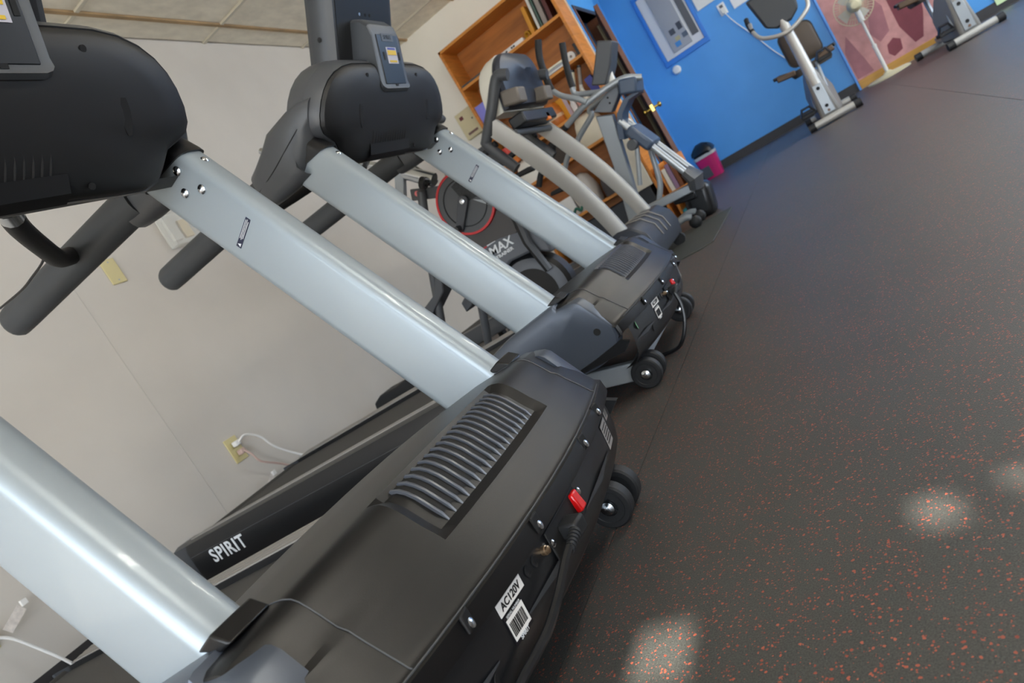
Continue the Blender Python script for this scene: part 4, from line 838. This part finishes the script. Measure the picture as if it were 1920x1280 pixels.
# ------------------------------------------------------------------ recumbent bikes
def make_bike(loc, label):
    B = thing('exercise_bike', label, 'exercise bike', loc, 0, 'recumbent exercise bikes')
    MB().tube([(0,.02,.36),(0,.10,.80),(-.005,.16,1.12)], [.052,.046,.042], 14).ob('console_post', M_taupe, B)
    m = MB(); m.loft([[(-.09,-.02,.06),(.09,-.02,.06),(.13,.40,.06),(-.13,.40,.06)], [(-.085,-.03,.12),(.085,-.03,.12),(.13,.40,.30),(-.13,.40,.30)], [(-.06,.0,.42),(.06,.0,.42),(.08,.30,.46),(-.08,.30,.46)], [(-.05,.02,.50),(.05,.02,.50),(.05,.14,.52),(-.05,.14,.52)]], True); bd = m.ob('body_shroud', mat('bike_grey', (128,126,122), .45), B, bevel=.02)
    m = MB(); m.loft([[(-.05,-.036,.09),(.05,-.036,.09),(.05,-.02,.09),(-.05,-.02,.09)], [(-.045,-.03,.30),(.045,-.03,.30),(.045,-.01,.30),(-.045,-.01,.30)], [(-.035,.0,.48),(.035,.0,.48),(.035,.02,.48),(-.035,.02,.48)]], True); fs = m.ob('front_strip', M_gsil, B, bevel=.006)
    for z in (.16, .33): MB().lathe([(0,0),(.016,0),(.016,.004),(0,.004)], (.0,-.037+.04*(z-.1),z), (0,-1,.1), 12).ob('front_screw', M_dark, fs)
    MB().lathe([(0,0),(.012,0),(.012,.004),(0,.004)], (.0,-.036,.115), (0,-1,.1), 12).ob('front_badge', mat('badge_brown', (110,80,60), .5), fs)
    m = MB(); m.loft([[(-.20,.12,1.34),(.22,.12,1.34),(.22,.16,1.34),(-.20,.16,1.34)], [(-.15,.10,1.04),(.16,.10,1.04),(.16,.15,1.04),(-.15,.15,1.04)], [(-.06,.10,.98),(.07,.10,.98),(.07,.15,.98),(-.06,.15,.98)]], True); m.ob('console', mat('bike_console', (52,56,60), .5), B, bevel=.02)
    MB().tube(spline([(-.25,.22,1.16),(-.255,.18,1.08),(-.20,.12,.975),(0,.06,.905),(.20,.12,.975),(.25,.18,1.06),(.24,.22,1.14)], 5), .019, 10).ob('handlebar', M_taupe, B)
    for s in (-1, 1): MB().tube(spline([(s*.256,.18,1.08),(s*.265,.24,1.16),(s*.26,.30,1.22)], 3), .023, 10).ob('grip', M_rub, B)
    m = MB(); m.loft([[(a+.05,.95+y,.78+b) for a, b in rrect(w,hh,.08,4)] for y, w, hh in ((-.04,.30,.32),(-.02,.34,.37),(.03,.34,.37))], True); sb = m.ob('seat_back', M_brown, B, smooth=50)
    m = MB(); m.loft([[(a+.05,.95+y,.78+b) for a, b in rrect(w,hh,.08,4)] for y, w, hh in ((-.025,.352,.382),(.035,.352,.382))], True); m.ob('seat_edge', M_rub, sb, smooth=50)
    m = MB(); m.loft([[(a+.05,.72+b*.9,z) for a, b in rrect(w,.40,.08,4)] for z, w in ((.50,.36),(.53,.40),(.57,.38))], True); m.ob('seat', mat('seat_dark', (60,54,48), .6), B, smooth=50)
    for s in (-1, 1):
        MB().tube([(s*.10,.62,.56),(s*.24,.60,.60),(s*.30,.56,.60)], .017, 8).ob('seat_handle', M_rub, B)
        MB().obox((s*.19, .58, .57), (.18,.10,.055), (1,0,.15*s)).ob('seat_arm', mat('arm_brown', (88,66,44), .5), B, bevel=.012)
    for s, dz, dy in ((-1,-.14,-.06), (1,.24,.10)):
        MB().tube([(s*.07,.10,.30),(s*.09,.10+dy,.30+dz)], .016, 8).ob('crank', M_gsil, B)
        pd = MB().obox((s*.165,.10+dy,.30+dz), (.13,.12,.035), (1,0,0)).ob('pedal', M_rub, B, bevel=.008)
        MB().tube([(s*.105,.06+dy,.31+dz),(s*.13,.05+dy,.37+dz),(s*.20,.05+dy,.37+dz),(s*.225,.06+dy,.31+dz)], .012, 6, sx=2.5).ob('pedal_strap', M_blk2, pd)
    for y, w in ((-.03,.235), (1.0,.26)):
        MB().cyl((-w+.06,y,.042),(w-.02,y,.042),.034,14).ob('stabilizer', M_taupe, B)
        for s in (-1, 1): MB().cyl((s*w+.02,y,.040),(s*(w-.06)+.02,y,.040),.038,14).ob('stabilizer_cap', M_rub, B)
    MB().obox((.02,.52,.09), (.07,1.05,.06), (1,0,0)).ob('frame_rail', M_gsil, B, bevel=.008)
    MB().tube([(.05,.96,.62),(.04,.95,.45),(.02,.80,.10)], .025, 8).ob('seat_post', M_gsil, B)
    return B
b1 = make_bike((.065, 7.26, 0), 'recumbent bike with brown seat in front of the blue wall')
b2 = dup(b1, (1.33, 7.80, 0), math.radians(6), 'recumbent bike cut off by the picture edge beside the fan')

MB.xf = lambda p: (p[0]*KS, p[1]*KS, p[2]*KS)
# ------------------------------------------------------------------ grey wall fittings
pl_ = thing('blank_plate', 'ivory blank switch plate on the grey wall', 'switch plate', (XL, 2.372, 1.438))
MB().box(0,.007,-.035,.035,-.057,.057).ob('plate', M_beige, pl_, bevel=.003)
for z in (-.042, .042): MB().lathe([(0,0),(.0035,0),(.0035,.001),(0,.001)], (.007,0,z), (1,0,0), 10).ob('plate_screw', M_gsil, pl_)
th = thing('thermostat_guard', 'clear acrylic thermostat guard on the grey wall', 'thermostat', (XL, 2.858, 1.56))
MB().box(0,.004,-.085,.085,-.085,.085).ob('guard_back', M_offw, th, bevel=.002)
m = MB(); m.box(0,.055,-.085,-.081,-.085,.085); m.box(0,.055,.081,.085,-.085,.085); m.box(0,.055,-.081,.081,-.085,-.081); m.box(0,.055,-.081,.081,.081,.085); m.box(.052,.055,-.081,.081,-.081,.081); m.ob('clear_cover', M_clear, th, smooth=0)
MB().box(.004,.028,-.055,-.005,-.055,.055).ob('thermostat', M_offw, th, bevel=.004)
MB().box(.004,.020,.02,.07,-.05,.04).ob('brass_insert', mat('pale_brass', (214,190,140), .4, .5), th, bevel=.003)
def outlet(name, y, z, label):
    o = thing(name, label, 'outlet', (XL, y, z))
    MB().box(0,.006,-.035,.035,-.057,.057).ob('outlet_plate', M_beige, o, bevel=.002)
    for dz in (-.02, .02): MB().box(.006,.008,-.016,.016,dz-.014,dz+.014).ob('socket', mat('socket_ivory', (190,178,126), .4), o, bevel=.002)
    return o
outlet('wall_outlet', 2.386, .389, 'ivory outlet with two plugs low on the grey wall')
outlet('wall_outlet', 1.085, .336, 'ivory outlet at the picture edge low on the grey wall')
def plugcord(label, p, pts, m, r=.005, tagp=None):
    o = thing('plug_cord', label, 'power cord', p)
    MB().obox((.022,0,0), (.032,.026,.024), (1,0,0)).ob('plug', m, o, bevel=.005)
    MB().tube(spline(pts, 6), r, 8).ob('cable', m, o)
    if tagp:
        MB().obox(tagp, (.002,.075,.030), (1,0,0), (0,-.55,1)).ob('paper_tag', mat('printed_tag', (222,214,206), .7, var=.15, vscale=60), o, smooth=0)
        MB().obox((tagp[0],tagp[1]+.045,tagp[2]+.028), (.012,.02,.02), (1,0,0)).ob('tag_wrap', M_paper, o, bevel=.002)
    return o
plugcord('white plug and cable in the upper socket of the grey wall', (XL+.007,2.386,.414), [(.036,.0,.0),(.05,.04,.012),(.05,.10,-.03),(.045,.14,-.10),(.05,.20,-.17),(.10,.26,-.26),(.2,.3,-.40)], M_paper)
plugcord('faded pink plug and cable with a paper tag', (XL+.007,2.386,.366), [(.036,.0,.0),(.045,.015,-.03),(.05,.03,-.08),(.05,.09,-.125),(.05,.14,-.165),(.08,.20,-.25),(.12,.24,-.36)], mat('faded_pink', (196,168,156), .5), .0045, (.05,.01,-.185))
plugcord('white cable with printed tag near the picture corner', (XL+.007,1.085,.314), [(.036,.0,.0),(.045,.02,-.005),(.05,.05,-.035),(.05,.085,-.10),(.06,.12,-.18),(.07,.15,-.27)], M_paper, .005, (.045,.085,.01))
wb2 = thing('control_box', 'cream control box on the white wall beside the bookcase', 'control box', (-2.667, YB, 1.762))
MB().box(-.085,.085,-.05,0,-.115,.115).ob('box_body', M_cream, wb2, bevel=.006)
MB().box(-.055,-.02,-.052,-.05,.05,.08).ob('box_label', mat('maroon_label', (110,50,56), .5), wb2, smooth=0)
MB().box(-.05,.05,-.052,-.05,-.085,-.065).ob('box_slot', mat('box_slot', (120,90,84), .5), wb2, smooth=0)
MB().lathe([(0,0),(.007,0),(.007,.002),(0,.002)], (.05,-.05,.02), (0,-1,0), 10).ob('box_lamp', M_dgrey, wb2)
MB.xf = None
item('speaker_box', MB().box(-2.80,-2.51,YB-.22,YB-.001,1.28,1.49), M_dgrey, 'dark grey box below the cream control box', 'box', bevel=.006)

# ------------------------------------------------------------------ unseen strip lights added over the aisle to brighten ceiling and room
for k, y in enumerate((0.6, 3.6, 6.6)):
    o = thing('added_strip_light', ('added unseen strip light over the shop-front end of the aisle', 'added unseen strip light over the middle of the aisle', 'added unseen strip light over the blue-wall end of the aisle')[k], 'added fill light', (1.2, y, 2.55), 0, 'unseen strip lights added over the aisle')
    MB().box(-.06,.06,-.62,.62,.03,.07).ob('light_body', M_offw, o, bevel=.004)
    for x in (-.035, .035): MB().cyl((x,-.60,.012),(x,.60,.012),.013,10).ob('light_tube', mat('fill_light_tube', (255,250,240), .5, emit=80.0), o)
    for yy in (-.5, .5): MB().cyl((0,yy,.07),(0,yy,.18),.004,6).ob('hanger', M_steel, o)
